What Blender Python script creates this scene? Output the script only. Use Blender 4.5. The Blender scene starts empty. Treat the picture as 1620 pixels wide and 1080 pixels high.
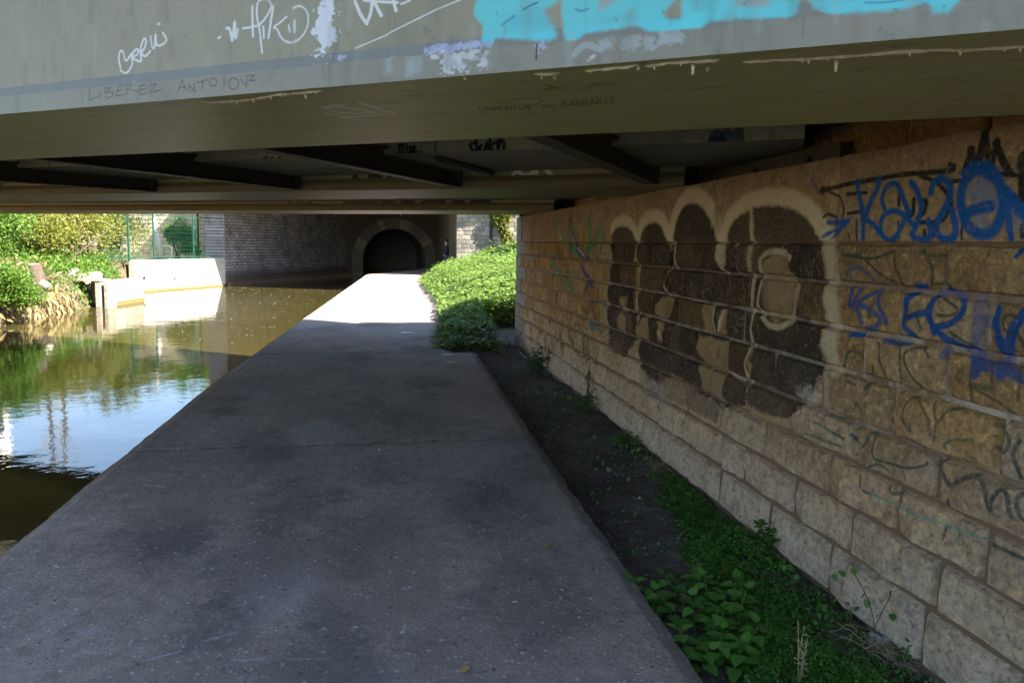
import bpy, bmesh, math, random
import numpy as np
from mathutils import Vector, Matrix
random.seed(7); RNG = np.random.RandomState(11)
S = bpy.context.scene
COL = S.collection
R_ = math.radians

# ------------------------------------------------------------------ camera
F, CX, CY = 1080.0, 810.0, 499.3          # focal length and principal point in 1620-px units
YAW, PITCH, ROLL = R_(10.395), R_(6.0), R_(1.1)
EYE = np.array([0, 0, 1.6])
def _rot():
    f = np.array([math.sin(YAW)*math.cos(PITCH), math.cos(YAW)*math.cos(PITCH), -math.sin(PITCH)])
    r0 = np.array([math.cos(YAW), -math.sin(YAW), 0]); u0 = np.cross(r0, f)
    c, s = math.cos(ROLL), math.sin(ROLL)
    return np.array([c*r0 + s*u0, -s*r0 + c*u0, f])
CR = _rot()
cam = bpy.data.cameras.new('camera'); camo = bpy.data.objects.new('camera', cam); COL.objects.link(camo)
m = Matrix.Identity(4)
for i in range(3):
    m[i][0], m[i][1], m[i][2], m[i][3] = CR[0][i], CR[1][i], -CR[2][i], EYE[i]
camo.matrix_world = m
cam.sensor_width = 36; cam.lens = 24; cam.shift_y = -(540 - CY)/1620
cam.clip_start = 0.05; cam.clip_end = 3000
S.camera = camo

# ------------------------------------------------------------------ sky, sun, exposure
SUN_EL = 40.0
SUN_H = np.array([0.76, -0.65]); SUN_H /= np.linalg.norm(SUN_H)
W = bpy.data.worlds.new('World'); S.world = W; W.use_nodes = True
wn = W.node_tree.nodes; wl = W.node_tree.links
sky = wn.new('ShaderNodeTexSky'); sky.sky_type = 'NISHITA'; sky.sun_disc = False
sky.sun_elevation = R_(SUN_EL); sky.sun_rotation = math.atan2(SUN_H[0], SUN_H[1])
sky.air_density = 1.0; sky.dust_density = 0.4; sky.ozone_density = 1.0
wl.new(sky.outputs[0], wn['Background'].inputs[0]); wn['Background'].inputs[1].default_value = 0.082
sl = bpy.data.lights.new('sun', 'SUN'); so = bpy.data.objects.new('sun', sl); COL.objects.link(so)
sl.energy = 5.0; sl.angle = R_(0.5); sl.color = (1.0, 0.95, 0.86)
d = Vector((SUN_H[0]*math.cos(R_(SUN_EL)), SUN_H[1]*math.cos(R_(SUN_EL)), math.sin(R_(SUN_EL))))
so.rotation_euler = d.to_track_quat('Z', 'Y').to_euler(); so.location = (20, -20, 30)
S.view_settings.view_transform = 'Standard'; S.view_settings.look = 'None'
S.view_settings.exposure = 2.88; S.view_settings.gamma = 1
S.view_settings.use_curve_mapping = False
S.cycles.use_denoising = True
S.cycles.max_bounces = 10; S.cycles.diffuse_bounces = 6
S.cycles.sample_clamp_indirect = 8

# ------------------------------------------------------------------ pixel <-> world helpers
def ray(px, py): return CR.T @ np.array([(px-CX)/F, -(py-CY)/F, 1.0])
def onp(px, py, p0, n):
    dd = ray(px, py); n = np.array(n, float); return EYE + dd*(((np.array(p0, float)-EYE) @ n)/(dd @ n))
def atz(px, py, z): return onp(px, py, (0, 0, z), (0, 0, 1))
def atx(px, py, x): return onp(px, py, (x, 0, 0), (1, 0, 0))
def aty(px, py, y): return onp(px, py, (0, y, 0), (0, 1, 0))
U = np.array([.8422, -.5392, 0]); N = np.array([.5392, .8422, 0])      # along / across the skewed girders
def B(s, n, z): return U*s + N*n + np.array([0, 0, z])
def sn(p): return float(p @ U), float(p @ N)

# ------------------------------------------------------------------ object helpers
def setp(o, label=None, cat=None, group=None, kind=None):
    if label: o['label'] = label
    if cat: o['category'] = cat
    if group: o['group'] = group
    if kind: o['kind'] = kind
    return o
def empty(name, loc=(0, 0, 0), **k):
    o = bpy.data.objects.new(name, None); o.empty_display_size = .2; o.location = loc; COL.objects.link(o)
    return setp(o, **k)
def wloc(o):
    v = Vector(o.location)
    while o.parent: o = o.parent; v = v + Vector(o.location)
    return v
def mk(name, verts, faces, mats, parent=None, org=None, smooth=False, mi=None, **k):
    """one mesh object from world-space vertices"""
    verts = np.asarray(verts, float)
    if org is None: org = (verts.min(0)+verts.max(0))/2
    org = np.asarray(org, float)
    me = bpy.data.meshes.new(name)
    me.from_pydata((verts-org).tolist(), [], [tuple(f) for f in faces]); me.update()
    for mm in (mats if isinstance(mats, (list, tuple)) else [mats]): me.materials.append(mm)
    if smooth: me.polygons.foreach_set('use_smooth', [True]*len(me.polygons))
    if mi is not None: me.polygons.foreach_set('material_index', mi)
    o = bpy.data.objects.new(name, me); COL.objects.link(o)
    if parent: o.parent = parent; o.location = Vector(org) - wloc(parent)
    else: o.location = org
    return setp(o, **k)
class MB:
    def __init__(s): s.v = []; s.f = []; s.m = []
    def add(s, vs, fs, m=0):
        b = len(s.v); s.v += [tuple(v) for v in vs]; s.f += [tuple(i+b for i in f) for f in fs]; s.m += [m]*len(fs)
    def hexa(s, p, m=0, mm=None):   # p: 8 corners, bottom ring then top ring, counterclockwise seen from above
        s.add(p, [(3, 2, 1, 0), (4, 5, 6, 7), (0, 1, 5, 4), (1, 2, 6, 5), (2, 3, 7, 6), (3, 0, 4, 7)], m)
        if mm: 
            for k, v in mm.items(): s.m[len(s.m)-6+k] = v
    def box(s, a, b, m=0):
        x0, y0, z0 = a; x1, y1, z1 = b
        s.hexa([(x0, y0, z0), (x1, y0, z0), (x1, y1, z0), (x0, y1, z0), (x0, y0, z1), (x1, y0, z1), (x1, y1, z1), (x0, y1, z1)], m)
    def bbox(s, s0, s1, n0, n1, z0, z1, m=0, mm=None):
        s.hexa([B(s0, n0, z0), B(s1, n0, z0), B(s1, n1, z0), B(s0, n1, z0), B(s0, n0, z1), B(s1, n0, z1), B(s1, n1, z1), B(s0, n1, z1)], m, mm)
    def tube(s, pts, rad, k=8, m=0, cap=True):
        pts = [np.array(p, float) for p in pts]; rs = rad if hasattr(rad, '__len__') else [rad]*len(pts)
        rings = []
        for i, p in enumerate(pts):
            t = pts[min(i+1, len(pts)-1)] - pts[max(i-1, 0)]; t = t/(np.linalg.norm(t)+1e-9)
            a = np.cross(t, (0, 0, 1) if abs(t[2]) < .9 else (1, 0, 0)); a /= np.linalg.norm(a); b = np.cross(t, a)
            rings.append([p + rs[i]*(math.cos(2*math.pi*j/k)*a + math.sin(2*math.pi*j/k)*b) for j in range(k)])
        vs = [v for r in rings for v in r]; fs = []
        for i in range(len(pts)-1):
            for j in range(k):
                j2 = (j+1) % k; fs.append((i*k+j, i*k+j2, (i+1)*k+j2, (i+1)*k+j))
        if cap: fs.append(tuple(range(k))[::-1]); fs.append(tuple((len(pts)-1)*k+j for j in range(k)))
        s.add(vs, fs, m)
    def build(s, name, mats, parent=None, **k):
        return mk(name, s.v, s.f, mats, parent, mi=s.m, **k)

# ------------------------------------------------------------------ material helpers
class NT:
    def __init__(s, name):
        s.mat = bpy.data.materials.new(name); s.mat.use_nodes = True
        s.n = s.mat.node_tree.nodes; s.l = s.mat.node_tree.links
        s.bs = s.n['Principled BSDF']; s.out = s.n['Material Output']
        s.geo = s.n.new('ShaderNodeNewGeometry'); s.pos = s.geo.outputs['Position']
    def put(s, sock, v):
        if isinstance(v, bpy.types.NodeSocket): s.l.new(v, sock)
        elif v is not None:
            if hasattr(v, '__len__') and len(v) == 3 and sock.type == 'RGBA': v = (*v, 1)
            sock.default_value = v
    def noise(s, scale, det=3, rough=.55, vec=None, dist=0):
        t = s.n.new('ShaderNodeTexNoise'); s.put(t.inputs['Vector'], vec or s.pos)
        t.inputs['Scale'].default_value = scale; t.inputs['Detail'].default_value = det
        t.inputs['Roughness'].default_value = rough; t.inputs['Distortion'].default_value = dist
        return t.outputs['Fac']
    def vor(s, scale, feat='F1', out='Distance', vec=None, rnd=1):
        t = s.n.new('ShaderNodeTexVoronoi'); t.feature = feat; s.put(t.inputs['Vector'], vec or s.pos)
        t.inputs['Scale'].default_value = scale; t.inputs['Randomness'].default_value = rnd
        return t.outputs[out]
    def vscale(s, v, sc):
        t = s.n.new('ShaderNodeVectorMath'); t.operation = 'MULTIPLY'; s.put(t.inputs[0], v); t.inputs[1].default_value = sc; return t.outputs[0]
    def dot(s, v, a):
        t = s.n.new('ShaderNodeVectorMath'); t.operation = 'DOT_PRODUCT'; s.put(t.inputs[0], v); t.inputs[1].default_value = tuple(a); return t.outputs['Value']
    def mth(s, op, a, b=None, cl=False):
        t = s.n.new('ShaderNodeMath'); t.operation = op; s.put(t.inputs[0], a); t.use_clamp = cl
        if b is not None: s.put(t.inputs[1], b)
        return t.outputs[0]
    def rng(s, v, a, b, c=0, d=1):
        t = s.n.new('ShaderNodeMapRange'); s.put(t.inputs[0], v)
        for i, x in enumerate((a, b, c, d)): t.inputs[i+1].default_value = x
        return t.outputs[0]
    def mix(s, f, a, b, mode='MIX'):
        t = s.n.new('ShaderNodeMix'); t.data_type = 'RGBA'; t.blend_type = mode; t.clamp_factor = True
        s.put(t.inputs['Factor'], f); s.put(t.inputs[6], a); s.put(t.inputs[7], b); return t.outputs[2]
    def comb(s, x, y, z=0.0):
        t = s.n.new('ShaderNodeCombineXYZ'); s.put(t.inputs[0], x); s.put(t.inputs[1], y); s.put(t.inputs[2], z); return t.outputs[0]
    def rnd(s):
        t = s.n.new('ShaderNodeObjectInfo'); return t.outputs['Random']
    def bump(s, h, strength=.5, dist=.01, prev=None):
        t = s.n.new('ShaderNodeBump'); t.inputs['Strength'].default_value = strength; t.inputs['Distance'].default_value = dist
        s.put(t.inputs['Height'], h)
        if prev: s.l.new(prev, t.inputs['Normal'])
        return t.outputs[0]
    def img(s, surf):
        """paint laid on a surface: returns colour, alpha"""
        im, O, A, Bv, w, h = surf
        a = s.dot(s.pos, A/w); b = s.dot(s.pos, Bv/h)
        a = s.mth('SUBTRACT', a, float(O @ A)/w); b = s.mth('SUBTRACT', b, float(O @ Bv)/h)
        t = s.n.new('ShaderNodeTexImage'); t.image = im; t.extension = 'CLIP'; s.put(t.inputs[0], s.comb(a, b))
        return t.outputs['Color'], t.outputs['Alpha']
    def fin(s, col, rough=.8, nrm=None, spec=None, metal=None):
        s.put(s.bs.inputs['Base Color'], col); s.put(s.bs.inputs['Roughness'], rough)
        if nrm: s.l.new(nrm, s.bs.inputs['Normal'])
        if spec is not None: s.bs.inputs['Specular IOR Level'].default_value = spec
        if metal: s.bs.inputs['Metallic'].default_value = metal
        return s.mat

# ------------------------------------------------------------------ spray paint (flat marks on a surface)
def fnoise(h, w, cell, seed):
    r = np.random.RandomState(seed); gh, gw = int(h/cell)+3, int(w/cell)+3
    g = r.rand(gh, gw); y = np.arange(h)/cell; x = np.arange(w)/cell
    yi = y.astype(int); xi = x.astype(int); fy = (y-yi)[:, None]; fx = (x-xi)[None]
    fy = fy*fy*(3-2*fy); fx = fx*fx*(3-2*fx)
    a = g[yi][:, xi]; b = g[yi][:, xi+1]; c = g[yi+1][:, xi]; e = g[yi+1][:, xi+1]
    return (a*(1-fx)+b*fx)*(1-fy)+(c*(1-fx)+e*fx)*fy
class Paint:
    def __init__(s, name, O, A, Bv, w, h, ppm, proj):
        s.O, s.A, s.B, s.w, s.h, s.ppm, s.proj = np.array(O, float), np.array(A, float), np.array(Bv, float), w, h, ppm, proj
        s.W, s.H = int(w*ppm), int(h*ppm); s.c = np.zeros((s.H, s.W, 3), np.float32); s.a = np.zeros((s.H, s.W), np.float32); s.name = name
        s.nz = .5*fnoise(s.H, s.W, 3, 1)+.3*fnoise(s.H, s.W, 9, 2)+.2*fnoise(s.H, s.W, 30, 3)
    def to(s, px, py):
        p = s.proj(px, py)-s.O; return (p @ s.A)*s.ppm, (p @ s.B)*s.ppm
    def _blend(s, sl, col, al):
        col = np.array(col, np.float32); a0 = s.a[sl]; na = al + a0*(1-al)
        s.c[sl] = np.where(na[..., None] > 1e-4, (col*al[..., None] + s.c[sl]*(a0*(1-al))[..., None])/np.maximum(na, 1e-4)[..., None], 0); s.a[sl] = na
    def smooth(s, pts, k=6):
        if len(pts) < 3: return pts
        P = [pts[0]]+list(pts)+[pts[-1]]; out = []
        for i in range(1, len(P)-2):
            p0, p1, p2, p3 = [np.array(q, float) for q in P[i-1:i+3]]
            for j in range(k):
                t = j/k; out.append(tuple(.5*((2*p1)+(-p0+p2)*t+(2*p0-5*p1+4*p2-p3)*t*t+(-p0+3*p1-3*p2+p3)*t**3)))
        out.append(tuple(P[-1])); return out
    def stroke(s, pts, col, r, soft=.3, al=1.0, dry=.3, curve=True, flat=1.0):
        """r in metres"""
        q = s.smooth(pts) if curve else pts
        q = np.array([s.to(*p) for p in q]); rp = r*s.ppm; so_ = max(.8, rp*soft)
        x0, y0 = q.min(0)-rp-so_-2; x1, y1 = q.max(0)+rp+so_+2
        x0, y0 = max(0, int(x0)), max(0, int(y0)); x1, y1 = min(s.W, int(x1)+1), min(s.H, int(y1)+1)
        if x1 <= x0 or y1 <= y0: return
        X, Y = np.meshgrid(np.arange(x0, x1)+.5, np.arange(y0, y1)+.5); D = np.full(X.shape, 1e9)
        if len(q) == 1: q = np.vstack([q, q])
        for a, b in zip(q[:-1], q[1:]):
            d_ = b-a; L = max(d_ @ d_, 1e-9); t = np.clip(((X-a[0])*d_[0]+(Y-a[1])*d_[1])/L, 0, 1)
            D = np.minimum(D, np.hypot(X-a[0]-t*d_[0], Y-a[1]-t*d_[1]))
        nz = s.nz[y0:y1, x0:x1]
        A_ = np.clip((rp + so_*.5 - D - (nz-.5)*rp*.4)/so_, 0, 1)*al*np.clip(1-dry+dry*2*(nz), 0, 1)
        s._blend((slice(y0, y1), slice(x0, x1)), col, A_.astype(np.float32))
    def poly(s, pts, col, al=1.0, soft=.008, rough=.0, dry=.3, curve=False):
        if curve: pts = s.smooth(list(pts)+[pts[0]], 5)
        q = np.array([s.to(*p) for p in pts]); sp = soft*s.ppm; pad = sp+rough*s.ppm+2
        x0, y0 = q.min(0)-pad; x1, y1 = q.max(0)+pad
        x0, y0 = max(0, int(x0)), max(0, int(y0)); x1, y1 = min(s.W, int(x1)+1), min(s.H, int(y1)+1)
        if x1 <= x0 or y1 <= y0: return
        X, Y = np.meshgrid(np.arange(x0, x1)+.5, np.arange(y0, y1)+.5); ins = np.zeros(X.shape, bool); D = np.full(X.shape, 1e9)
        for a, b in zip(q, np.roll(q, -1, 0)):
            c = ((a[1] > Y) != (b[1] > Y)); dy = b[1]-a[1]; dy = dy if abs(dy) > 1e-9 else 1e-9
            ins ^= c & (X < (b[0]-a[0])*(Y-a[1])/dy+a[0])
            d_ = b-a; L = max(d_ @ d_, 1e-9); t = np.clip(((X-a[0])*d_[0]+(Y-a[1])*d_[1])/L, 0, 1)
            D = np.minimum(D, np.hypot(X-a[0]-t*d_[0], Y-a[1]-t*d_[1]))
        D = np.where(ins, D, -D); nz = s.nz[y0:y1, x0:x1]
        A_ = np.clip((D+(nz-.5)*2*rough*s.ppm)/max(sp, .8)+.5, 0, 1)*al*np.clip(1-dry+dry*2*nz, 0, 1)
        s._blend((slice(y0, y1), slice(x0, x1)), col, A_.astype(np.float32))
    def text(s, txt, x, y, dx, dy, h, col, r, hx=None, **k):
        """txt along the line (x,y)+(dx,dy)*t in photo pixels, letters h px tall"""
        L = math.hypot(dx, dy); ux, uy = dx/L, dy/L; adv = L/max(1, len(txt)); w = adv*.72
        for i, ch in enumerate(txt):
            for st in FONT.get(ch, []):
                s.stroke([(x+ux*(adv*i+w*a)+(hx or 0)*b, y+uy*(adv*i+w*a)-h*b) for a, b in st], col, r, **k)
    def done(s):
        im = bpy.data.images.new(s.name, s.W, s.H, alpha=True, float_buffer=True)
        im.colorspace_settings.name = 'Non-Color'; im.alpha_mode = 'CHANNEL_PACKED'
        im.pixels.foreach_set(np.dstack([s.c, s.a]).astype(np.float32).ravel()); im.update(); im.pack()
        return (im, s.O, s.A, s.B, s.w, s.h)
FONT = {
 'A': [[(0, 0), (.5, 1), (1, 0)], [(.2, .4), (.8, .4)]], 'B': [[(0, 0), (0, 1), (.7, .9), (.6, .55), (0, .5)], [(0, .5), (.9, .35), (.7, 0), (0, 0)]],
 'C': [[(1, .9), (.4, 1), (0, .5), (.4, 0), (1, .1)]], 'D': [[(0, 0), (0, 1), (.8, .8), (.9, .3), (0, 0)]], 'E': [[(1, 1), (0, 1), (0, 0), (1, 0)], [(0, .5), (.7, .5)]],
 'I': [[(.4, 0), (.4, 1)]], 'M': [[(0, 0), (.1, 1), (.5, .4), (.9, 1), (1, 0)]], 'N': [[(0, 0), (0, 1), (1, 0), (1, 1)]], 'O': [[(.5, 1), (0, .5), (.5, 0), (1, .5), (.5, 1)]],
 'R': [[(0, 0), (0, 1), (.8, .9), (.7, .5), (0, .5), (1, 0)]], 'S': [[(1, .9), (.3, 1), (.2, .6), (.8, .4), (.7, 0), (0, .1)]], 'U': [[(0, 1), (.1, .2), (.5, 0), (.9, .2), (1, 1)]],
 'T': [[(0, 1), (1, 1)], [(.5, 1), (.5, 0)]], 'V': [[(0, 1), (.5, 0), (1, 1)]], 'X': [[(0, 0), (1, 1)], [(0, 1), (1, 0)]], 't': [[(.4, 1), (.4, 0), (.7, 0)], [(.1, .7), (.8, .7)]],
 'i': [[(.5, .6), (.5, 0)], [(.5, .85), (.5, .9)]], 'x': [[(.1, 0), (.9, .6)], [(.1, .6), (.9, 0)]], '.': [[(.3, 0), (.35, .02)]], 'H': [[(0, 0), (0, 1)], [(1, 0), (1, 1)], [(0, .5), (1, .5)]],
 'F': [[(1, 1), (0, 1), (0, 0)], [(0, .5), (.7, .5)]], 'K': [[(0, 0), (0, 1)], [(1, 1), (0, .4), (1, 0)]], 'L': [[(0, 1), (0, 0), (1, 0)]], 'W': [[(0, 1), (.25, 0), (.5, .7), (.75, 0), (1, 1)]],
}
def cv(ox, oy, sc):
    return lambda *p: [(ox+a/sc, oy+b/sc) for a, b in p]
# ================================================================== paint on the walls and girders
Z = np.array([0, 0, 1.0])
BLUE, NAVY, BLK, CREAM, TAR = (.004, .065, .24), (.015, .03, .2), (.012, .014, .012), (.52, .43, .28), (.018, .015, .012)
GREEN, DGRN, TEAL = (.05, .25, .13), (.02, .05, .03), (.08, .38, .32)
WHITE, LILAC, CYAN = (.60, .56, .50), (.35, .35, .45), (.10, .46, .45)
# ---- stone wall
P = Paint('wall_paint', (2.13, 1.2, -.15), (0, 1, 0), Z, 10.6, 2.3, 230, lambda x, y: atx(x, y, 2.135))
# stains and old smears far along the wall
c = cv(810, 320, 7.714)
rr = random.Random(5)
for i in range(70):
    x = rr.uniform(836, 945); y = rr.uniform(340, 560); L = rr.uniform(8, 30)
    col = rr.choice([(.30, .15, .03), (.34, .18, .04), (.22, .10, .03), (.10, .06, .03), (.36, .20, .04)])
    P.stroke([(x, y), (x+rr.uniform(-2, 2), y+L*.5), (x+rr.uniform(-3, 3), y+L)], col, rr.uniform(.02, .06), soft=1.6, al=.8, dry=.6)
for pts, col, r in [(((880, 352), (884, 372), (890, 380)), GREEN, .05), (((905, 360), (900, 385), (915, 400)), GREEN, .06), (((930, 350), (935, 375), (925, 400)), GREEN, .07), (((948, 362), (950, 378)), GREEN, .06),
     (((873, 405), (880, 430), (892, 452)), GREEN, .04), (((895, 430), (903, 460)), GREEN, .04), (((942, 390), (946, 420)), GREEN, .05), (((905, 365), (915, 400), (928, 410)), NAVY, .035), (((918, 415), (930, 445), (925, 462)), NAVY, .035),
     (((925, 430), (935, 452)), NAVY, .03), (((960, 390), (962, 440), (960, 470)), TEAL, .012), (((872, 400), (878, 432)), TEAL, .012), (((836, 405), (845, 408)), TEAL, .02), (((912, 392), (922, 408)), WHITE, .012), (((883, 365), (886, 378)), WHITE, .012)]:
    P.stroke(pts, col, r, soft=1.2, al=.9, dry=.5)
for i in range(120):
    x = rr.uniform(828, 962); y = rr.uniform(330, 520); P.stroke([(x, y), (x+rr.uniform(-1, 1), y+rr.uniform(4, 22))], rr.choice([(.42, .20, .03), (.36, .16, .03), (.45, .25, .05), (.16, .08, .03)]), rr.uniform(.01, .045), soft=1.4, al=.75, dry=.8)
c = cv(900, 460, 5.4)
P.stroke(c((170, 170), (180, 110), (230, 85), (290, 110), (280, 200), (250, 280), (200, 290), (165, 240), (170, 170)), (.01, .10, .20), .016, al=.8)
P.poly(c((160, 270), (230, 290), (240, 330), (180, 340)), (.01, .10, .20), soft=.03, al=.8); P.stroke(c((250, 360), (290, 345)), (.01, .10, .20), .03, al=.7)
for a in [((45, 330), (60, 290), (90, 290), (110, 350), (120, 400)), ((120, 230), (140, 330)), ((190, 470), (185, 560), (215, 610), (245, 560), (250, 480)), ((70, 400), (60, 480), (90, 560), (140, 540)), ((35, 180), (30, 350))]:
    P.stroke(c(*a), DGRN, .012, al=.75, dry=.5)
# the big outlined letters
def blk(*pts, al=.93): P.poly(pts, TAR, soft=.02, rough=.025, dry=.18, al=al)
blk((966, 372), (972, 360), (985, 357), (998, 364), (1003, 380), (1003, 440), (1006, 500), (1002, 545), (985, 565), (962, 548), (962, 470), (966, 420))
blk((1010, 372), (1018, 356), (1030, 351), (1044, 356), (1052, 378), (1057, 382), (1060, 440), (1058, 520), (1062, 590), (1040, 610), (1010, 580), (1006, 520), (1008, 440))
blk((1060, 380), (1064, 350), (1078, 325), (1091, 318), (1108, 325), (1122, 350), (1130, 384), (1146, 384), (1150, 420), (1150, 560), (1142, 640), (1105, 622), (1060, 590), (1056, 500), (1056, 420))
blk((1146, 384), (1151, 360), (1166, 342), (1184, 335), (1184, 545), (1180, 640), (1142, 645), (1144, 470))
blk((1190, 330), (1210, 324), (1250, 328), (1278, 350), (1293, 382), (1300, 430), (1302, 500), (1300, 575), (1284, 622), (1262, 650), (1240, 664), (1200, 655), (1180, 645), (1188, 545), (1190, 430))
blk((1040, 600), (1075, 600), (1140, 640), (1130, 668), (1090, 650), (1050, 628), al=.5)
def hole(*pts, col=(.30, .20, .10), al=.95): P.poly(pts, col, soft=.02, rough=.02, dry=.15, al=al)
hole((1048, 470), (1066, 462), (1060, 500), (1052, 508), (1030, 492)); hole((982, 470), (992, 468), (990, 495), (980, 490)); hole((1015, 500), (1025, 498), (1024, 540), (1006, 530)); hole((980, 495), (990, 500), (988, 528), (976, 520))
hole((1038, 505), (1050, 512), (1042, 545)); hole((1112, 480), (1124, 482), (1128, 525), (1110, 524)); hole((1140, 490), (1152, 488), (1150, 530), (1136, 526))
hole((1106, 530), (1150, 540), (1150, 590), (1112, 574), (1102, 550)); hole((1104, 576), (1146, 592), (1140, 636), (1106, 616)); hole((1180, 636), (1200, 650), (1250, 668), (1252, 682), (1215, 672), (1178, 655), col=(.36, .26, .14))
hole((1208, 420), (1222, 402), (1238, 404), (1252, 434), (1252, 470), (1246, 500), (1222, 512), (1206, 490), (1202, 450)); hole((1283, 500), (1292, 502), (1296, 512), (1272, 508), al=.7)
def cre(r, *pts, al=.9, dry=.35): P.stroke(pts, CREAM, r, soft=.6, al=al, dry=dry)
cre(.05, (966, 362), (975, 351), (988, 349), (1000, 358), (1006, 375)); cre(.055, (1008, 372), (1016, 350), (1030, 341), (1046, 348), (1056, 374)); cre(.012, (1006, 384), (1008, 440), (1008, 530))
cre(.055, (1058, 372), (1066, 338), (1080, 314), (1093, 309), (1110, 314), (1126, 338), (1136, 372), (1140, 410)); cre(.025, (1062, 384), (1066, 420)); cre(.012, (1058, 425), (1052, 450), (1056, 470))
cre(.05, (1136, 400), (1143, 362), (1158, 336), (1180, 319), (1205, 312), (1235, 311), (1265, 322), (1288, 344), (1304, 375)); cre(.045, (1302, 380), (1311, 420), (1310, 470)); cre(.05, (1312, 480), (1316, 520), (1314, 545), (1318, 580))
cre(.016, (1186, 322), (1186, 350), (1187, 390), (1187, 440)); cre(.016, (1188, 440), (1186, 480), (1188, 545)); cre(.016, (1182, 552), (1178, 580), (1183, 602))
cre(.018, (1204, 432), (1206, 410), (1216, 399), (1232, 398), (1246, 410)); cre(.014, (1202, 440), (1197, 470), (1199, 492)); cre(.016, (1262, 450), (1254, 478), (1249, 498)); cre(.018, (1203, 500), (1214, 514), (1230, 517), (1246, 508))
cre(.012, (1134, 392), (1138, 420), (1146, 432)); cre(.01, (1149, 545), (1148, 585), (1172, 602)); cre(.012, (1128, 484), (1130, 524)); cre(.012, (1145, 492), (1136, 524)); cre(.03, (1302, 585), (1305, 640), al=.6)
cre(.012, (1042, 515), (1046, 540), al=.6); cre(.01, (985, 475), (984, 500), al=.6); cre(.012, (1160, 384), (1164, 430), al=.5, dry=.8)
P.poly([(1256, 620), (1272, 612), (1290, 624), (1282, 642), (1262, 636)], WHITE, soft=.04, rough=.05, al=.5, dry=.8)
P.poly([(1020, 598), (1052, 612), (1046, 640), (1020, 622)], (.25, .26, .28), soft=.06, rough=.05, al=.55, dry=.7)
for i in range(46):   # browner worn areas
    x = rr.uniform(966, 1296); y = rr.uniform(330, 620)
    if P.a[min(P.H-1, max(0, int(P.to(x, y)[1]))), min(P.W-1, max(0, int(P.to(x, y)[0])))] > .5: P.stroke([(x, y), (x+rr.uniform(-4, 4), y+rr.uniform(5, 20))], rr.choice([(.09, .06, .03), (.07, .055, .035), (.014, .013, .013), (.13, .085, .04)]), rr.uniform(.02, .07), soft=1.5, al=.38, dry=.8)
for i in range(420):   # flaking of the black fill
    x = rr.uniform(966, 1296); y = rr.uniform(384, 520)
    P.stroke([(x, y), (x+rr.uniform(-2, 2), y+rr.uniform(2, 9))], (.26, .17, .08), rr.uniform(.002, .007), soft=.8, al=.55, dry=.8, curve=False)
# black and blue tags on the smooth upper course
c = cv(1280, 190, 4.765)
def k(pts, col=BLK, r=.0085, **a): P.stroke(c(*pts), col, r, **a)
k(((80, 530), (300, 478), (520, 440), (700, 410), (1030, 382), (1078, 352), (1045, 335)), r=.011); k(((80, 530), (90, 525)), r=.02)
k(((1155, 390), (1175, 320), (1205, 268), (1240, 318), (1258, 340)), r=.014); k(((1262, 340), (1280, 200), (1303, 110), (1330, 250), (1350, 345)), r=.016, curve=False); k(((1355, 345), (1372, 260), (1400, 205), (1440, 300), (1495, 395)), r=.015, curve=False)
for q in ((1200, 228), (1393, 168), (1300, 88)): P.stroke(c(q, (q[0]+2, q[1]+3)), BLK, .018)
k(((1430, 405), (1600, 420))); k(((1588, 420), (1583, 640)), r=.014); k(((1480, 550), (1620, 640)), r=.012); k(((270, 557), (420, 548))); k(((275, 705), (370, 690))); k(((130, 540), (222, 590), (246, 680), (235, 730)), r=.006)
k(((90, 730), (130, 710), (182, 732)), r=.008); k(((820, 420), (930, 460), (1005, 525), (1040, 600), (1030, 690), (975, 760), (820, 772)), r=.009); k(((1055, 465), (1200, 448)), r=.009); k(((1058, 470), (1062, 640)), r=.008)
k(((670, 560), (660, 640)), r=.009); k(((715, 640), (738, 715), (768, 690), (776, 600)), r=.011); k(((840, 610), (868, 610), (850, 690), (800, 740)), r=.011); k(((655, 760), (655, 890)), DGRN, .006); k(((845, 890), (850, 830), (858, 870)), r=.007)
k(((275, 855), (282, 905)), DGRN, .007); k(((340, 755), (336, 905)), DGRN, .008); k(((1135, 790), (1118, 900)), r=.006); k(((1580, 790), (1575, 880), (1590, 860)), r=.007); k(((920, 780), (915, 880)), r=.006)
k(((1615, 290), (1612, 330)), r=.03)
P.poly(c((55, 890), (110, 845), (205, 800), (110, 785), (118, 755), (275, 740), (292, 765), (150, 905), (120, 905), (175, 845), (95, 890)), BLUE, soft=.012, rough=.006, dry=.15)
def b(pts, r=.015, **a): P.stroke(c(*pts), BLUE, r, soft=.5, dry=.2, **a)
b(((345, 465), (372, 600), (388, 700), (385, 890))); b(((515, 440), (500, 520), (440, 640), (395, 760))); b(((400, 742), (470, 790), (520, 860), (575, 905), (625, 885), (665, 830), (695, 760)), r=.013)
b(((535, 880), (520, 800), (540, 730), (590, 692), (650, 688), (715, 730), (775, 800)), r=.013); b(((555, 670), (538, 600), (560, 520), (610, 475), (655, 490), (685, 560), (722, 660), (745, 700)), r=.013)
b(((755, 470), (800, 530), (826, 620), (818, 720), (785, 800), (755, 870), (800, 897), (870, 890), (895, 850), (880, 755)), r=.014); b(((905, 545), (930, 470), (990, 440), (1040, 480), (1048, 560), (1010, 660), (960, 750), (935, 840), (980, 893), (1045, 893), (1085, 830), (1062, 680)), r=.016)
O_ = [(1285+158*math.cos(t), 612+250*math.sin(t)) for t in np.linspace(-1.6, 4.75, 26)]
P.poly(c((1180, 480), (1240, 430), (1340, 440), (1390, 540), (1390, 700), (1330, 800), (1220, 790), (1180, 650)), (.05, .16, .36), soft=.06, rough=.06, al=.45, dry=.9)
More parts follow.
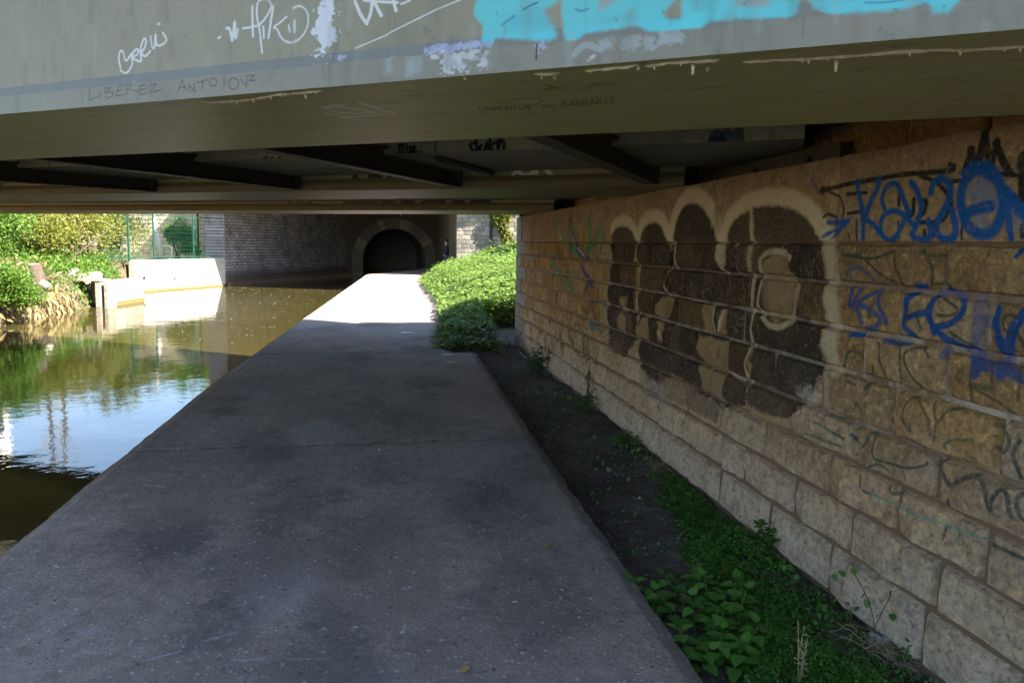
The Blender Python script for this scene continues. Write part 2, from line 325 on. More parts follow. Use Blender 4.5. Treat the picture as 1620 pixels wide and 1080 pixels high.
P.stroke(c(*O_), BLUE, .022, soft=.5, dry=.2); b(((1180, 400), (1240, 365), (1310, 370), (1360, 400)), r=.03); b(((1195, 690), (1260, 665), (1355, 645)), r=.022)
b(((1465, 540), (1540, 640), (1640, 740)), r=.024); b(((1470, 620), (1485, 760), (1492, 890)), r=.013); P.poly(c((1440, 600), (1560, 640), (1620, 760), (1620, 860), (1500, 800)), (.03, .12, .36), soft=.05, al=.35, dry=.9); b(((0, 455), (25, 490)), r=.012, al=.6)
# second row
c = cv(1320, 370, 3.6)
b(((90, 240), (100, 200), (160, 195), (225, 265)), r=.011, al=.6); b(((440, 298), (500, 298)), r=.012); b(((85, 310), (75, 395), (130, 430), (148, 505)), r=.014); b(((128, 310), (105, 395), (215, 330)), r=.013); b(((110, 400), (195, 425), (242, 490), (215, 538), (165, 540)), r=.014)
b(((238, 310), (240, 400), (280, 508)), r=.012); b(((445, 335), (395, 375), (385, 460), (405, 535), (442, 582)), r=.015); b(((395, 480), (450, 465), (525, 448)), r=.014); b(((565, 345), (535, 440), (552, 560)), r=.015); b(((565, 345), (640, 325), (705, 365), (705, 450), (645, 510), (560, 530)), r=.014)
b(((545, 530), (610, 590), (690, 632), (800, 690)), r=.014); b(((802, 370), (795, 500), (782, 640)), r=.026, al=.55); b(((840, 490), (870, 510)), r=.02, al=.4); b(((912, 430), (912, 500), (928, 545)), r=.017); b(((1085, 430), (1025, 540), (960, 675), (930, 600)), r=.022)
b(((780, 690), (790, 790)), r=.03); b(((785, 745), (950, 770), (1085, 830)), r=.022); b(((955, 720), (940, 800)), r=.022); b(((270, 610), (400, 622)), r=.013, al=.8); b(((85, 572), (135, 575)), r=.013); b(((600, 640), (600, 690)), r=.02, al=.6); b(((1040, 130), (1080, 80)), r=.009)
def g(pts, r=.0065, col=DGRN, **a): P.stroke(c(*pts), col, r, al=.85, dry=.6, **a)
for a in [((70, 120), (230, 140), (340, 95)), ((190, 150), (290, 250), (380, 290)), ((340, 110), (350, 200), (375, 290)), ((500, 90), (535, 180), (530, 290)), ((510, 90), (540, 120), (600, 125)), ((530, 290), (600, 280), (640, 300)), ((610, 370), (680, 430), (640, 465), (570, 460)), ((480, 430), (482, 540)),
          ((50, 760), (70, 680), (110, 670), (140, 730), (155, 800)), ((210, 745), (203, 810)), ((235, 620), (270, 760), (300, 850)), ((525, 700), (500, 650), (440, 655), (400, 700), (440, 810), (540, 910)), ((380, 640), (375, 860)), ((775, 780), (765, 960)), ((900, 720), (895, 880)),
          ((780, 880), (880, 930), (1030, 1030)), ((1050, 760), (1045, 950)), ((400, 1080), (400, 980), (450, 930), (510, 1000), (550, 1080)), ((560, 960), (575, 1060)), ((590, 1070), (640, 1010), (700, 990)), ((95, 1010), (120, 960), (155, 1020)), ((960, 520), (960, 470), (1000, 460), (1040, 480)), ((1050, 560), (1080, 690)), ((190, 480), (220, 380)), ((640, 560), (720, 610), (780, 640)), ((970, 540), (1000, 570))]: g(a)
g(((770, 860), (900, 880)), r=.012); g(((70, 840), (110, 860)), r=.006); g(((160, 880), (190, 850)), r=.008); P.poly(c((60, 100), (160, 90), (150, 150), (60, 240)), DGRN, soft=.03, rough=.04, al=.45, dry=.9)
c = cv(1320, 670, 3.6)
DT = (.02, .05, .05)
for a, r in [(((910, 10), (980, 55), (1000, 120), (970, 160), (910, 140)), .008), (((610, 190), (590, 250), (610, 320), (655, 350), (730, 312), (800, 300), (855, 360), (890, 490), (910, 430), (950, 378), (990, 400), (1010, 520)), .009), (((1080, 380), (1040, 430), (1050, 520), (1085, 580)), .008),
             (((880, 688), (1080, 772)), .007), (((632, 575), (610, 660)), .006), (((230, 60), (230, 170), (260, 210), (420, 250), (500, 240), (520, 220)), .006), (((175, 260), (250, 230), (290, 260)), .006), (((640, 440), (660, 482)), .008), (((300, 360), (305, 392), (340, 400), (365, 385)), .007),
             (((640, 140), (640, 115), (700, 90), (800, 95)), .006), (((540, 0), (545, 60)), .007), (((580, 0), (570, 92)), .007), (((410, 0), (430, 40), (440, 0)), .007), (((0, 50), (60, 85)), .006), (((1060, 100), (1030, 180), (1070, 300)), .01), (((95, 60), (120, 130)), .007), (((160, 130), (200, 60), (215, 40)), .007)]:
    P.stroke(c(*a), DT, r, al=.85, dry=.6)
P.stroke(c((145, 290), (142, 370), (200, 400)), DT, .006, al=.8); P.stroke(c((200, 400), (400, 490), (600, 565), (860, 670)), (.06, .30, .24), .0045, al=.85, dry=.5); P.stroke(c((690, 600), (690, 680)), (.06, .25, .22), .006, al=.6)
c = cv(1080, 600, 4.32)
for a in [((900, 290), (1000, 340), (1080, 385)), ((840, 370), (920, 395), (1080, 460)), ((980, 240), (1080, 270))]: P.stroke(c(*a), (.02, .10, .05), .006, al=.8, dry=.7)
S_WALL = P.done()

# ---- front face of the nearest girder
P = Paint('girder_paint', B(-3.3, 1.74, 2.03), U, Z, 4.1, .6, 420, lambda x, y: onp(x, y, B(0, 1.735, 2), N))
c = cv(140, 0, 6)
def w(pts, r=.0042, col=WHITE, **a): P.stroke(c(*pts), col, r, soft=.3, dry=.08, al=.95, **a)
w(((290, 640), (275, 560), (285, 490), (312, 485), (325, 535), (345, 575), (385, 520), (405, 500))); w(((292, 668), (335, 692), (375, 662), (402, 600), (398, 530), (425, 478), (458, 468), (452, 512), (405, 545), (440, 570), (485, 578), (480, 530))); w(((482, 530), (485, 440), (512, 368), (532, 382), (520, 450), (490, 500), (525, 532), (575, 482)))
w(((576, 345), (590, 440), (612, 448), (622, 330), (632, 420), (680, 425), (726, 378), (690, 308))); w(((645, 230), (662, 222)))
c = cv(330, 0, 5.4)
w(((70, 325), (88, 312))); w(((140, 240), (168, 248), (190, 345), (210, 185), (220, 322), (238, 250)), r=.005); w(((362, 50), (362, 160), (367, 312)), r=.0045); w(((280, 240), (350, 230), (430, 212)), r=.0035); w(((445, 450), (425, 270), (400, 130), (405, 30), (440, -8), (500, -2), (520, 60), (475, 150), (430, 200)), r=.004); w(((455, 225), (460, 322)))
w(((540, 50), (520, 180), (500, 322)), r=.0045); w(((655, 140), (600, 190), (545, 230), (575, 250), (605, 315), (650, 352), (705, 360), (770, 325), (825, 245), (840, 150), (815, 80), (765, 50), (710, 68)), r=.0035); w(((672, 215), (682, 268)), r=.003); w(((722, 175), (722, 272)))
P.poly(c((940, -20), (1060, -20), (1070, 100), (1050, 200), (1080, 310), (1035, 370), (985, 400), (975, 470), (920, 480), (935, 380), (915, 300), (868, 290), (900, 200), (930, 150)), (.56, .53, .52), soft=.006, rough=.02, dry=.35)
for i in range(60):
    x, y = rr.uniform(860, 1120), rr.uniform(40, 560); P.stroke(c((x, y), (x+3, y+6)), (.56, .53, .52), rr.uniform(.0008, .002), al=.8)
c = cv(540, 0, 5.4)
w(((105, 10), (150, 120), (205, 200), (240, 110), (252, 15)), r=.0055, curve=False); w(((270, 15), (330, 130)), r=.0058); w(((180, 3), (310, 12), (470, 20)), r=.004); w(((432, 0), (455, 85)), r=.0055); w(((500, 32), (580, 0)), r=.003)
w(((110, 410), (370, 300), (420, 268), (800, 80), (1010, -5)), r=.0022, curve=False)
P.poly(c((680, 260), (720, 235), (760, 260), (790, 330), (740, 310), (700, 300)), (.10, .10, .09), soft=.012, rough=.012, al=.5, dry=.8)
P.poly(c((712, 470), (730, 420), (860, 385), (1060, 370), (1310, 360), (1280, 410), (1180, 425), (1000, 450), (860, 470)), LILAC, soft=.006, rough=.012, al=.85, dry=.7)
P.poly(c((-20, 480), (60, 475), (30, 520), (-20, 520)), LILAC, soft=.006, rough=.01, al=.8, dry=.6)
P.poly(c((740, 470), (900, 470), (1200, 450), (1280, 480), (1270, 600), (1225, 600), (1240, 520), (1120, 500), (1060, 540), (1110, 640), (900, 650), (885, 580), (900, 520), (760, 500)), (.56, .53, .52), soft=.008, rough=.022, al=.7, dry=1.0)
P.poly(c((1680, 350), (1740, 355), (1790, 440), (1740, 470), (1700, 440)), LILAC, soft=.008, rough=.02, al=.7, dry=1.0)
for x0, x1 in ((400, 470), (590, 720)): P.poly(c((x0, 520), (x1, 500), (x1, 650), (x0, 670)), (.33, .38, .36), soft=.02, rough=.01, al=.5)
c = cv(740, 0, 4.05)
def cy(*pts, al=.93): P.poly(c(*pts), CYAN, soft=.012, rough=.004, dry=.12, al=al)
cy((55, -30), (25, 90), (90, 165), (85, 278), (160, 275), (180, 245), (330, 258), (480, 268), (565, 262), (580, 220), (520, 140), (470, 60), (560, 25), (590, -30))
cy((585, -30), (600, 150), (620, 240), (650, 278), (700, 275), (750, 222), (1100, 172), (1170, 212), (1290, 215), (1480, 197), (1560, 135), (1640, 140), (1640, -30), (1450, -30), (1400, 60), (1412, 128), (1300, 132), (1248, 108), (1260, 60), (1350, -30))
G_ = (.26, .29, .25)
P.poly(c((330, 60), (400, 20), (470, 30), (540, 130), (520, 190), (420, 100)), (.13, .30, .30), soft=.03, al=.35); P.poly(c((830, -20), (950, -20), (900, 40), (830, 70)), G_, soft=.012, al=.9)
P.poly(c((780, 150), (900, 100), (1010, 110), (900, 160)), (.10, .32, .33), soft=.03, al=.5); P.poly(c((240, 110), (330, 60), (440, 80), (540, 160), (440, 200), (240, 190)), (.08, .33, .35), soft=.03, al=.5)
c = cv(1080, 0, 3.0)
cy((-10, -30), (-10, 150), (80, 142), (130, 100), (250, 96), (500, 92), (540, 72), (545, -30)); cy((590, -30), (625, 50), (700, 80), (830, 82), (960, 66), (1060, 55), (1140, 20), (1180, 78), (1240, 78), (1295, 25), (1300, -30)); cy((1560, -5), (1620, -5), (1620, 12), (1580, 12))
P.poly(c((250, -30), (240, 30), (410, 28), (400, -30)), G_, soft=.01, al=.92)
P.stroke(c((860, 18), (950, 18), (1040, 5)), NAVY, .0025, al=.5)
c = cv(740, 0, 4.05)
P.stroke(c((350, 60), (400, 30), (440, 15)), BLK, .0022, al=.8, dry=.7); P.stroke(c((210, 160), (290, 100)), (.02, .08, .2), .003, al=.6, dry=.9); P.stroke(c((680, 55), (720, 68), (765, 55)), (.02, .08, .2), .003, al=.6, dry=.9); P.stroke(c((462, 295), (458, 350), (456, 400)), BLK, .0022, al=1)
P.stroke(c((700, 370), (740, 320), (800, 310), (840, 330)), (.34, .38, .37), .008, al=.5)
for x0, x1, y0 in ((850, 940, 265), (1000, 1110, 255), (1130, 1200, 262), (1230, 1380, 225)): P.poly(c((x0, y0+10), (x0+20, y0), (x1, y0), (x1+10, y0+70), (x0, y0+90)), (.36, .39, .38), soft=.01, rough=.01, al=.55)
P.poly(c((770, 400), (800, 370), (850, 375), (790, 410)), (.55, .50, .50), soft=.004, rough=.01, al=.6, dry=1.0)
INK = (.012, .014, .016)
for i in range(110):
    x = rr.uniform(0, 1620); y = rr.uniform(-30, 110); P.stroke([(x, y), (x+rr.uniform(-3, 3), y+rr.uniform(15, 80))], rr.choice([(.12, .11, .085), (.10, .10, .09), (.17, .12, .07), (.30, .30, .25)]), rr.uniform(.003, .016), soft=1.6, al=rr.uniform(.12, .4), dry=.9)
P.stroke([(1270, 28), (1268, 64)], (.12, .12, .10), .0012, al=.8)
def ink(c, *ls):
    for a in ls: P.stroke(c(*a), INK, .0013, soft=.9, al=.95, dry=.3, curve=False)
c = cv(140, 0, 6)
ink(c, ((75, 860), (70, 970), (160, 925)), ((175, 875), (175, 960)), ((215, 862), (230, 950)), ((215, 862), (272, 845), (225, 895), (302, 890), (285, 930), (230, 950)), ((345, 835), (325, 930), (385, 915)), ((335, 880), (380, 868)), ((345, 835), (392, 828)), ((360, 815), (378, 800)), ((418, 825), (425, 915)), ((418, 825), (472, 820), (430, 865), (540, 885)),
    ((545, 830), (550, 915), (610, 900)), ((550, 870), (600, 862)), ((548, 830), (600, 822)), ((640, 825), (705, 815), (645, 893), (755, 872)), ((903, 890), (945, 775), (985, 885)), ((922, 850), (982, 842)), ((1012, 890), (1010, 820), (1072, 895), (1055, 810)), ((1085, 805), (1190, 772)), ((1140, 790), (1135, 865)))
c = cv(330, 0, 5.4)
ring = lambda x, y, a, b_: [(x+a*math.cos(t), y+b_*math.sin(t)) for t in np.linspace(0, 6.3, 14)]
ink(c, ring(88, 718, 32, 35), ((182, 675), (182, 750)), ((182, 775), (183, 780)), ring(262, 730, 42, 48), ((320, 690), (372, 755), (372, 690)), ((375, 665), (440, 660), (395, 708), (455, 700)))
for i in range(90):
    x, y = rr.uniform(0, 1620), rr.uniform(0, 160)
    P.stroke([(x, y), (x+rr.uniform(-4, 4), y+rr.uniform(0, 5))], rr.choice([(.06, .07, .06), (.10, .10, .09)]), rr.uniform(.0005, .003), al=.5, dry=.9)
S_G1 = P.done()

# ---- underside of the nearest girder
P = Paint('soffit_paint', B(-5.2, 1.65, 2.05), U, N, 6.6, 1.2, 240, lambda x, y: atz(x, y, 2.05))
PALE = (.80, .76, .64)
c = cv(500, 130, 3.24)
for a in [((215, 105), (400, 160)), ((50, 158), (130, 175), (208, 193)), ((60, 148), (180, 162), (300, 157)), ((130, 182), (330, 168)), ((85, 115), (150, 132), (215, 136)), ((40, 132), (130, 130), (210, 138), (300, 158)), ((40, 132), (90, 118), (160, 118))]: P.stroke(c(*a), PALE, .0075, al=.8, dry=.2, curve=False)
P.stroke(c((970, 102), (1050, 84), (1130, 84), (1158, 98), (1120, 113), (1040, 118), (990, 122), (945, 103), (915, 112)), INK, .0025, al=.9)
P.text('COMMUNISME', 757, 176, 90, -3, 6, INK, .0022, al=.9, soft=.9, curve=False, dry=.5); P.text('OU', 858, 171, 22, 0, 5, INK, .0022, al=.9, soft=.9, curve=False, dry=.5); P.text('BARBARIE', 890, 169, 88, -7, 8, INK, .0024, al=.9, soft=.9, curve=False, dry=.5)
for a in [((1180, 15), (1210, 28), (1180, 42)), ((1210, 28), (1280, 32)), ((1360, 38), (1450, 12)), ((1420, 8), (1530, 10)), ((450, 65), (550, 66)), ((450, 45), (550, 50))]: P.stroke(c(*a), (.12, .10, .05), .01, al=.5, dry=.8)
P.stroke(c((820, 0), (860, 12)), PALE, .004, al=.6); P.stroke(c((870, 25), (885, 12)), PALE, .004, al=.5)
for i in range(240):
    x, y = rr.uniform(0, 1620), rr.uniform(60, 245); L = rr.uniform(3, 40)
    P.stroke([(x, y), (x+L, y-L*.06)], rr.choice([(.30, .24, .13), (.12, .10, .05), (.22, .18, .10), (.34, .31, .22)]), rr.uniform(.002, .012), soft=1.2, al=rr.uniform(.2, .5), dry=.9)
S_SOF = P.done()
# ---- concrete deck edge
P = Paint('deck_paint', B(-7, 4.05, 2.12), U, Z, 9.5, .45, 150, lambda x, y: onp(x, y, B(0, 4.05, 2.2), N))
P.text('Stixx..', 630, 243, 40, -3, 14, BLK, .009, al=1, curve=False); c = cv(400, 200, 3.24)
for a in [((1140, 85), (1115, 95), (1125, 122), (1148, 122), (1145, 75), (1150, 128)), ((1158, 112), (1172, 98), (1160, 125), (1180, 128)), ((1185, 132), (1200, 85), (1205, 130)), ((1190, 112), (1210, 108)), ((1215, 70), (1222, 132)), ((1250, 80), (1218, 105), (1250, 135), (1270, 70)), ((1262, 72), (1285, 80), (1284, 128), (1262, 138), (1255, 100), (1262, 72)), ((40, 178), (70, 160), (60, 180), (100, 165), (105, 182), (140, 160)), ((160, 180), (175, 168), (200, 180))]:
    P.stroke(c(*a), BLK, .011, al=1)
for x in (540, 905, 930): P.stroke([(x, 220), (x+8, 226), (x+2, 232), (x+14, 236), (x+20, 226), (x+30, 236)], BLK, .009, al=.9)
P.text('AN', 1125, 232, 50, -2, 20, (.02, .05, .06), .03, al=.8)
S_DECK = P.done()
P = Paint('second_girder_paint', B(-7, 5.19, 2.0), U, Z, 9.5, .35, 140, lambda x, y: onp(x, y, B(0, 5.18, 2.2), N))
P.stroke([(786, 281), (795, 284), (806, 280), (816, 268), (822, 275), (834, 276), (845, 269), (846, 275)], PALE, .018, al=.9); P.stroke([(862, 268), (875, 282)], PALE, .02, al=.9); P.text('ASI', 548, 298, 85, -4, 18, BLK, .03, al=.9, curve=False); P.text('O', 650, 290, 30, -1, 14, BLK, .022, al=.8)
for x0, x1 in ((450, 640), (700, 830)): P.stroke([(x0, 262), (x1, 262)], (.03, .10, .10), .02, al=.4, dry=.9)
S_G2 = P.done()
P = Paint('third_girder_paint', B(-13, 8.6, 2.0), U, Z, 17, .5, 90, lambda x, y: onp(x, y, B(0, 8.59, 2.2), N))
P.text('AROUS', 540, 331, 85, 0, 12, BLK, .05, al=.7, curve=False); P.text('ACAB', 628, 331, 160, 0, 13, BLK, .06, al=.95, curve=False); P.poly([(675, 322), (690, 319), (690, 330), (675, 331)], (.30, .12, .02), soft=.05, al=.7); P.text('WX', 455, 329, 40, -1, 8, BLK, .03, al=.8, curve=False); P.text('UAI', 785, 330, 18, 0, 6, BLK, .02, al=.8, curve=False)
S_G3 = P.done()
# ---- stains, pale flecks, cracks and worn streaks on the towpath
P = Paint('path_stains', (-2.05, 1.6, 0), (1, 0, 0), (0, 1, 0), 3.5, 13.5, 190, lambda x, y: np.array([x, y, 0.0]))
for i in range(90):
    x, y, r_ = rr.uniform(-2, 1.3), 1.7+12*rr.random()**1.2, rr.uniform(.05, .38)
    q = [(x+r_*rr.uniform(.4, 1.1)*math.cos(t), y+1.6*r_*rr.uniform(.4, 1.1)*math.sin(t)) for t in np.linspace(0, 5.6, 8)]
    P.poly(q, rr.choice([(.10, .085, .078), (.12, .10, .09), (.085, .075, .07), (.30, .27, .26), (.20, .16, .13)]), soft=.12, rough=.09, al=rr.uniform(.2, .65), dry=.8, curve=True)
for i in range(60):
    x, y, a_ = rr.uniform(-1.9, 1.2), 1.8+10*rr.random()**1.4, rr.uniform(-.6, .6); L = rr.uniform(.02, .16)
    P.stroke([(x, y), (x+L*math.cos(a_), y+L*math.sin(a_))], rr.choice([(.42, .42, .45), (.36, .35, .36), (.06, .055, .05)]), rr.uniform(.003, .014), soft=1.0, al=rr.uniform(.3, .7), dry=.95)
for i in range(3400):
    x, y = rr.uniform(-1.9, 1.25), 1.7+11*rr.random()**1.5; a_ = rr.uniform(0, 3); L = rr.uniform(.001, .010)
    P.stroke([(x, y), (x+L*math.cos(a_), y+L*math.sin(a_))], rr.choice([(.50, .50, .50), (.42, .41, .40), (.36, .34, .31), (.46, .40, .30), (.045, .04, .035), (.035, .03, .03)]), rr.uniform(.0018, .0075), soft=.6, al=rr.uniform(.5, 1), dry=.5, curve=False)
for i in range(9):
    x, y = rr.uniform(-1.8, 1), rr.uniform(2, 10); a_ = rr.uniform(-.5, .5); q = [(x, y)]
    for k_ in range(rr.randrange(5, 14)): a_ += rr.uniform(-.7, .7); x += .07*math.cos(a_); y += .07*math.sin(a_); q.append((x, y))
    P.stroke(q, (.05, .045, .04), .0022, soft=.9, al=.75, dry=.6, curve=False)
for yj in (5.42, 9.93):
    P.stroke([(x, yj+rr.uniform(-.012, .012)) for x in np.arange(-1.95, 1.3, .06)], (.04, .035, .03), .016, soft=1.2, al=.85, dry=.5, curve=False)
    for i in range(160): x = rr.uniform(-1.8, 1.2); P.stroke([(x, yj-.02+rr.uniform(-.03, .03)), (x+.004, yj-.02)], rr.choice([(.45, .42, .36), (.38, .30, .16), (.30, .28, .26)]), rr.uniform(.002, .007), al=.8, curve=False)
P.stroke([(-1.95, 2.5), (-1.93, 5), (-1.9, 8), (-1.8, 12)], (.16, .11, .07), .04, soft=1.6, al=.6, dry=.9); P.stroke([(1.15, 2.2), (1.19, 5), (1.26, 9.8)], (.10, .085, .06), .05, soft=1.6, al=.6, dry=.9)
S_PATH = P.done()
# ================================================================== materials
def m_concrete(name, base, dark, spk=True, sc=1.0, bump=.5, rough=.9, paint=None):
    t = NT(name); c = t.mix(t.rng(t.noise(.9*sc, 5, .6), .35, .7), dark, base)
    c = t.mix(t.rng(t.noise(7*sc, 5, .65), .4, .75), c, tuple(x*.55 for x in base))
    h = t.noise(45*sc, 5, .7)
    if spk:
        v = t.vor(42*sc); vc = t.vor(42*sc, out='Color'); sel = t.mth('GREATER_THAN', t.dot(vc, (1, 0, 0)), .88)
        f = t.mth('MULTIPLY', t.mth('LESS_THAN', t.mth('ADD', v, t.mth('MULTIPLY', t.noise(150), .25)), .36), sel); c = t.mix(t.mth('MULTIPLY', f, .75), c, (.50, .49, .48))
        v2 = t.vor(23*sc); vc2 = t.vor(23*sc, out='Color'); s2 = t.mth('GREATER_THAN', t.dot(vc2, (0, 1, 0)), .93)
        c = t.mix(t.mth('MULTIPLY', t.mth('MULTIPLY', t.mth('LESS_THAN', t.mth('ADD', v2, t.mth('MULTIPLY', t.noise(90), .3)), .30), s2), .6), c, (.03, .03, .03))
        v3 = t.vor(95*sc); s3 = t.mth('GREATER_THAN', t.dot(t.vor(95*sc, out='Color'), (0, 0, 1)), .72)
        c = t.mix(t.mth('MULTIPLY', t.mth('MULTIPLY', t.mth('LESS_THAN', v3, .34), s3), .35), c, (.40, .39, .38))
        c = t.mix(t.rng(t.noise(3.2, 6, .75, dist=.6), .62, .72, 0, .45), c, (.30, .31, .33))
        c = t.mix(t.rng(t.noise(60, 3, .7), .60, .75, 0, .5), c, (.05, .05, .05))
    fn_ = t.noise(60, 6, .8); mm_ = t.rng(t.noise(1.7, 3, .6), .35, .65, .25, 1); c = t.mix(t.mth('MULTIPLY', mm_, t.rng(fn_, .38, .50, .65, 0)), c, tuple(x*.32 for x in base)); c = t.mix(t.mth('MULTIPLY', mm_, t.rng(fn_, .56, .66, 0, .6)), c, tuple(min(1, x*1.75) for x in base)); c = t.mix(t.rng(t.noise(12, 6, .75), .38, .52, .5, 0), c, tuple(x*.4 for x in base))
    if paint:
        pc, pa = t.img(paint); c = t.mix(pa, c, pc)
    h = t.mth('ADD', h, fn_)
    n = t.bump(h, bump, .012); n = t.bump(t.noise(9*sc, 6, .7), bump, .02, n)
    return t.fin(c, rough, n, .3)
def m_stone(name, c1, c2, c3, paint=None, grad=None, spk=.5, bump=.8, scale=1.0, pit_shade=.55):
    t = NT(name); r = t.rnd()
    w2 = t.n.new('ShaderNodeVectorMath'); w2.operation = 'ADD'; t.put(w2.inputs[0], t.pos); t.put(w2.inputs[1], t.comb(t.mth('MULTIPLY', r, 37), r, r))
    v = w2.outputs[0]
    r2 = t.mth('FRACT', t.mth('MULTIPLY', r, 7.13)); c = t.mix(r, c1, c2); c = t.mix(t.mth('MULTIPLY', r2, .45), c, tuple(x*.45 for x in c3)); c = t.mix(t.rng(t.noise(5*scale, 5, .65, v), .38, .66), c, c3)
    c = t.mix(t.rng(t.noise(16*scale, 5, .7, v), .5, .72, 0, .6), c, tuple(x*.4 for x in c1))
    if grad: c = t.mix(t.rng(t.mth('ADD', t.dot(t.pos, (0, 0, 1)), t.mth('MULTIPLY', t.noise(2.5, 3, .6), .8)), grad[1], grad[2], .8, 0), c, grad[0])
    pit = t.noise(70*scale, 4, .75, v); c = t.mix(t.rng(pit, .62, .68, 0, spk), c, (.04, .03, .02))
    c = t.mix(t.rng(t.noise(33*scale, 4, .7, v), .62, .72, 0, .4), c, (.62, .56, .47))
    h = t.mth('ADD', t.mth('MULTIPLY', t.noise(24*scale, 7, .72, v, .4), 1.0), t.mth('MULTIPLY', t.rng(pit, .6, .68, 1, 0), .25))
    c = t.mix(t.rng(t.mth('FRACT', t.mth('MULTIPLY', r, 3.7)), .55, 1, 0, .35), c, (.62, .52, .40)); n1 = t.noise(30*scale, 7, .74, v, .5); n2 = t.noise(9*scale, 6, .7, v, .3); k1 = t.rng(n1, .38, .50, pit_shade, 0); k2 = t.rng(n2, .36, .50, pit_shade*.8, 0)
    c = t.mix(k1, c, (.06, .042, .026)); c = t.mix(k2, c, tuple(x*.42 for x in c3)); c = t.mix(t.rng(n1, .54, .66, 0, .5), c, tuple(min(1, x*1.75) for x in c1)); h = t.mth('ADD', h, t.mth('ADD', n1, n2))  # cavity shade and dirt in pits, highlights on bumps, put into the colour
    if paint:
        pc, pa = t.img(paint); k = t.mth('MULTIPLY', t.rng(t.noise(60*scale, 3, .65), .32, .42, 0.5, 1), t.rng(r, 0, .5, .80, 1)); c = t.mix(t.mth('MULTIPLY', pa, k), c, pc)
    n = t.bump(h, bump, .035); n = t.bump(t.noise(90*scale, 3, .7, v), bump*.7, .008, n)
    return t.fin(c, .88, n, .25)
def m_paint(name, base, dirt, rust, paint=None, rough=.55, streak=(1, 1, 1), amt=.5, bump=.15):
    t = NT(name); sv = t.comb(t.mth('MULTIPLY', t.dot(t.pos, U), streak[0]), t.mth('MULTIPLY', t.dot(t.pos, N), streak[1]), t.mth('MULTIPLY', t.dot(t.pos, (0, 0, 1)), streak[2]))
    c = t.mix(t.rng(t.noise(2.0, 6, .65, sv), .35, .7), base, tuple(x*1.18 for x in base)); c = t.mix(t.rng(t.noise(5.5, 6, .72, sv, .5), .52, .74, 0, amt), c, dirt)
    c = t.mix(t.rng(t.noise(40, 4, .7), .66, .72, 0, .5), c, rust); c = t.mix(t.rng(t.noise(17, 6, .8, sv), .60, .78, 0, .45), c, tuple(min(1, x*1.6) for x in base))
    if paint:
        pc, pa = t.img(paint); c = t.mix(pa, c, pc)
    n = t.bump(t.noise(14, 6, .7), bump, .01); n = t.bump(t.noise(120, 3, .6), bump, .003, n)
    return t.fin(c, rough, n, .35)
def m_plain(name, c, rough=.7, sc=12, var=.35, bump=.3, metal=None):
    t = NT(name); cc = t.mix(t.rng(t.noise(sc, 5, .65), .3, .7), c, tuple(x*(1-var) for x in c)); cc = t.mix(t.rng(t.noise(sc*5, 3, .7), .55, .75, 0, .4), cc, tuple(min(1, x*1.5) for x in c))
    return t.fin(cc, rough, t.bump(t.noise(sc*4, 4, .7), bump, .01), .3, metal)
def m_leaf(name, a, b, dry=(.30, .24, .08), dryf=.05, trans=.35, rough=.5):
    t = NT(name)
    ri = t.geo.outputs['Random Per Island']; c = t.mix(ri, a, b); c = t.mix(t.mth('GREATER_THAN', ri, 1-dryf), c, dry)
    c = t.mix(t.rng(t.noise(.9, 3, .6), .4, .65), c, tuple((x+y)*.62 for x, y in zip(a, b)))
    t.fin(c, rough, None, .25)
    tr = t.n.new('ShaderNodeBsdfTranslucent'); t.put(tr.inputs[0], t.mix(.5, c, tuple(min(1, x*1.9) for x in b)))
    mx = t.n.new('ShaderNodeMixShader'); mx.inputs[0].default_value = trans
    t.l.new(t.bs.outputs[0], mx.inputs[1]); t.l.new(tr.outputs[0], mx.inputs[2]); t.l.new(mx.outputs[0], t.out.inputs[0])
    return t.mat
M = {}
M['path'] = m_concrete('path_concrete', (.37, .29, .235), (.20, .16, .135), paint=S_PATH)
M['path_edge'] = m_concrete('path_edge_concrete', (.22, .18, .13), (.13, .10, .075), sc=1.5)
M['wall'] = m_stone('abutment_stone', (.54, .33, .125), (.38, .25, .12), (.30, .17, .065), S_WALL, grad=((.62, .50, .38), .45, 1.35), pit_shade=.5)
M['smooth'] = m_stone('capping_stone', (.36, .25, .13), (.30, .21, .12), (.24, .155, .08), S_WALL, spk=.15, bump=.3, pit_shade=.35)
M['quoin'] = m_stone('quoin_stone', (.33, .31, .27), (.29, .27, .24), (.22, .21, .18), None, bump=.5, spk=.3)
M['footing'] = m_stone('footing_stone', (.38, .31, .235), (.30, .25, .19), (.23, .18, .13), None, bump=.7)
M['backwall'] = m_stone('backwall_stone', (.52, .29, .11), (.40, .24, .10), (.26, .15, .07), None, bump=.5, pit_shade=.3)
t = NT('mortar'); zz = t.dot(t.pos, (0, 0, 1)); mk_ = t.mth('MULTIPLY', t.rng(zz, .7, .95), t.rng(zz, 1.3, 1.5, 1, 0)); c = t.mix(t.mth('MULTIPLY', mk_, t.rng(t.noise(7, 6, .75), .42, .60)), (.15, .095, .06), (.36, .30, .245)); pc, pa = t.img(S_WALL); c = t.mix(t.mth('MULTIPLY', pa, .5), c, pc)
M['mortar'] = t.fin(c, .95, t.bump(t.noise(60, 5, .7), .8, .01), .2)
M['web'] = m_paint('girder_face_paint', (.225, .19, .12), (.14, .12, .08), (.07, .05, .03), S_G1, streak=(1, 1, .5), amt=.5)
M['weld'] = m_paint('girder_bead_paint', (.165, .15, .118), (.12, .108, .088), (.09, .06, .04), S_G1)
M['lip'] = m_paint('flange_edge_paint', (.205, .18, .13), (.13, .115, .085), (.22, .20, .19), S_G1, amt=.6)
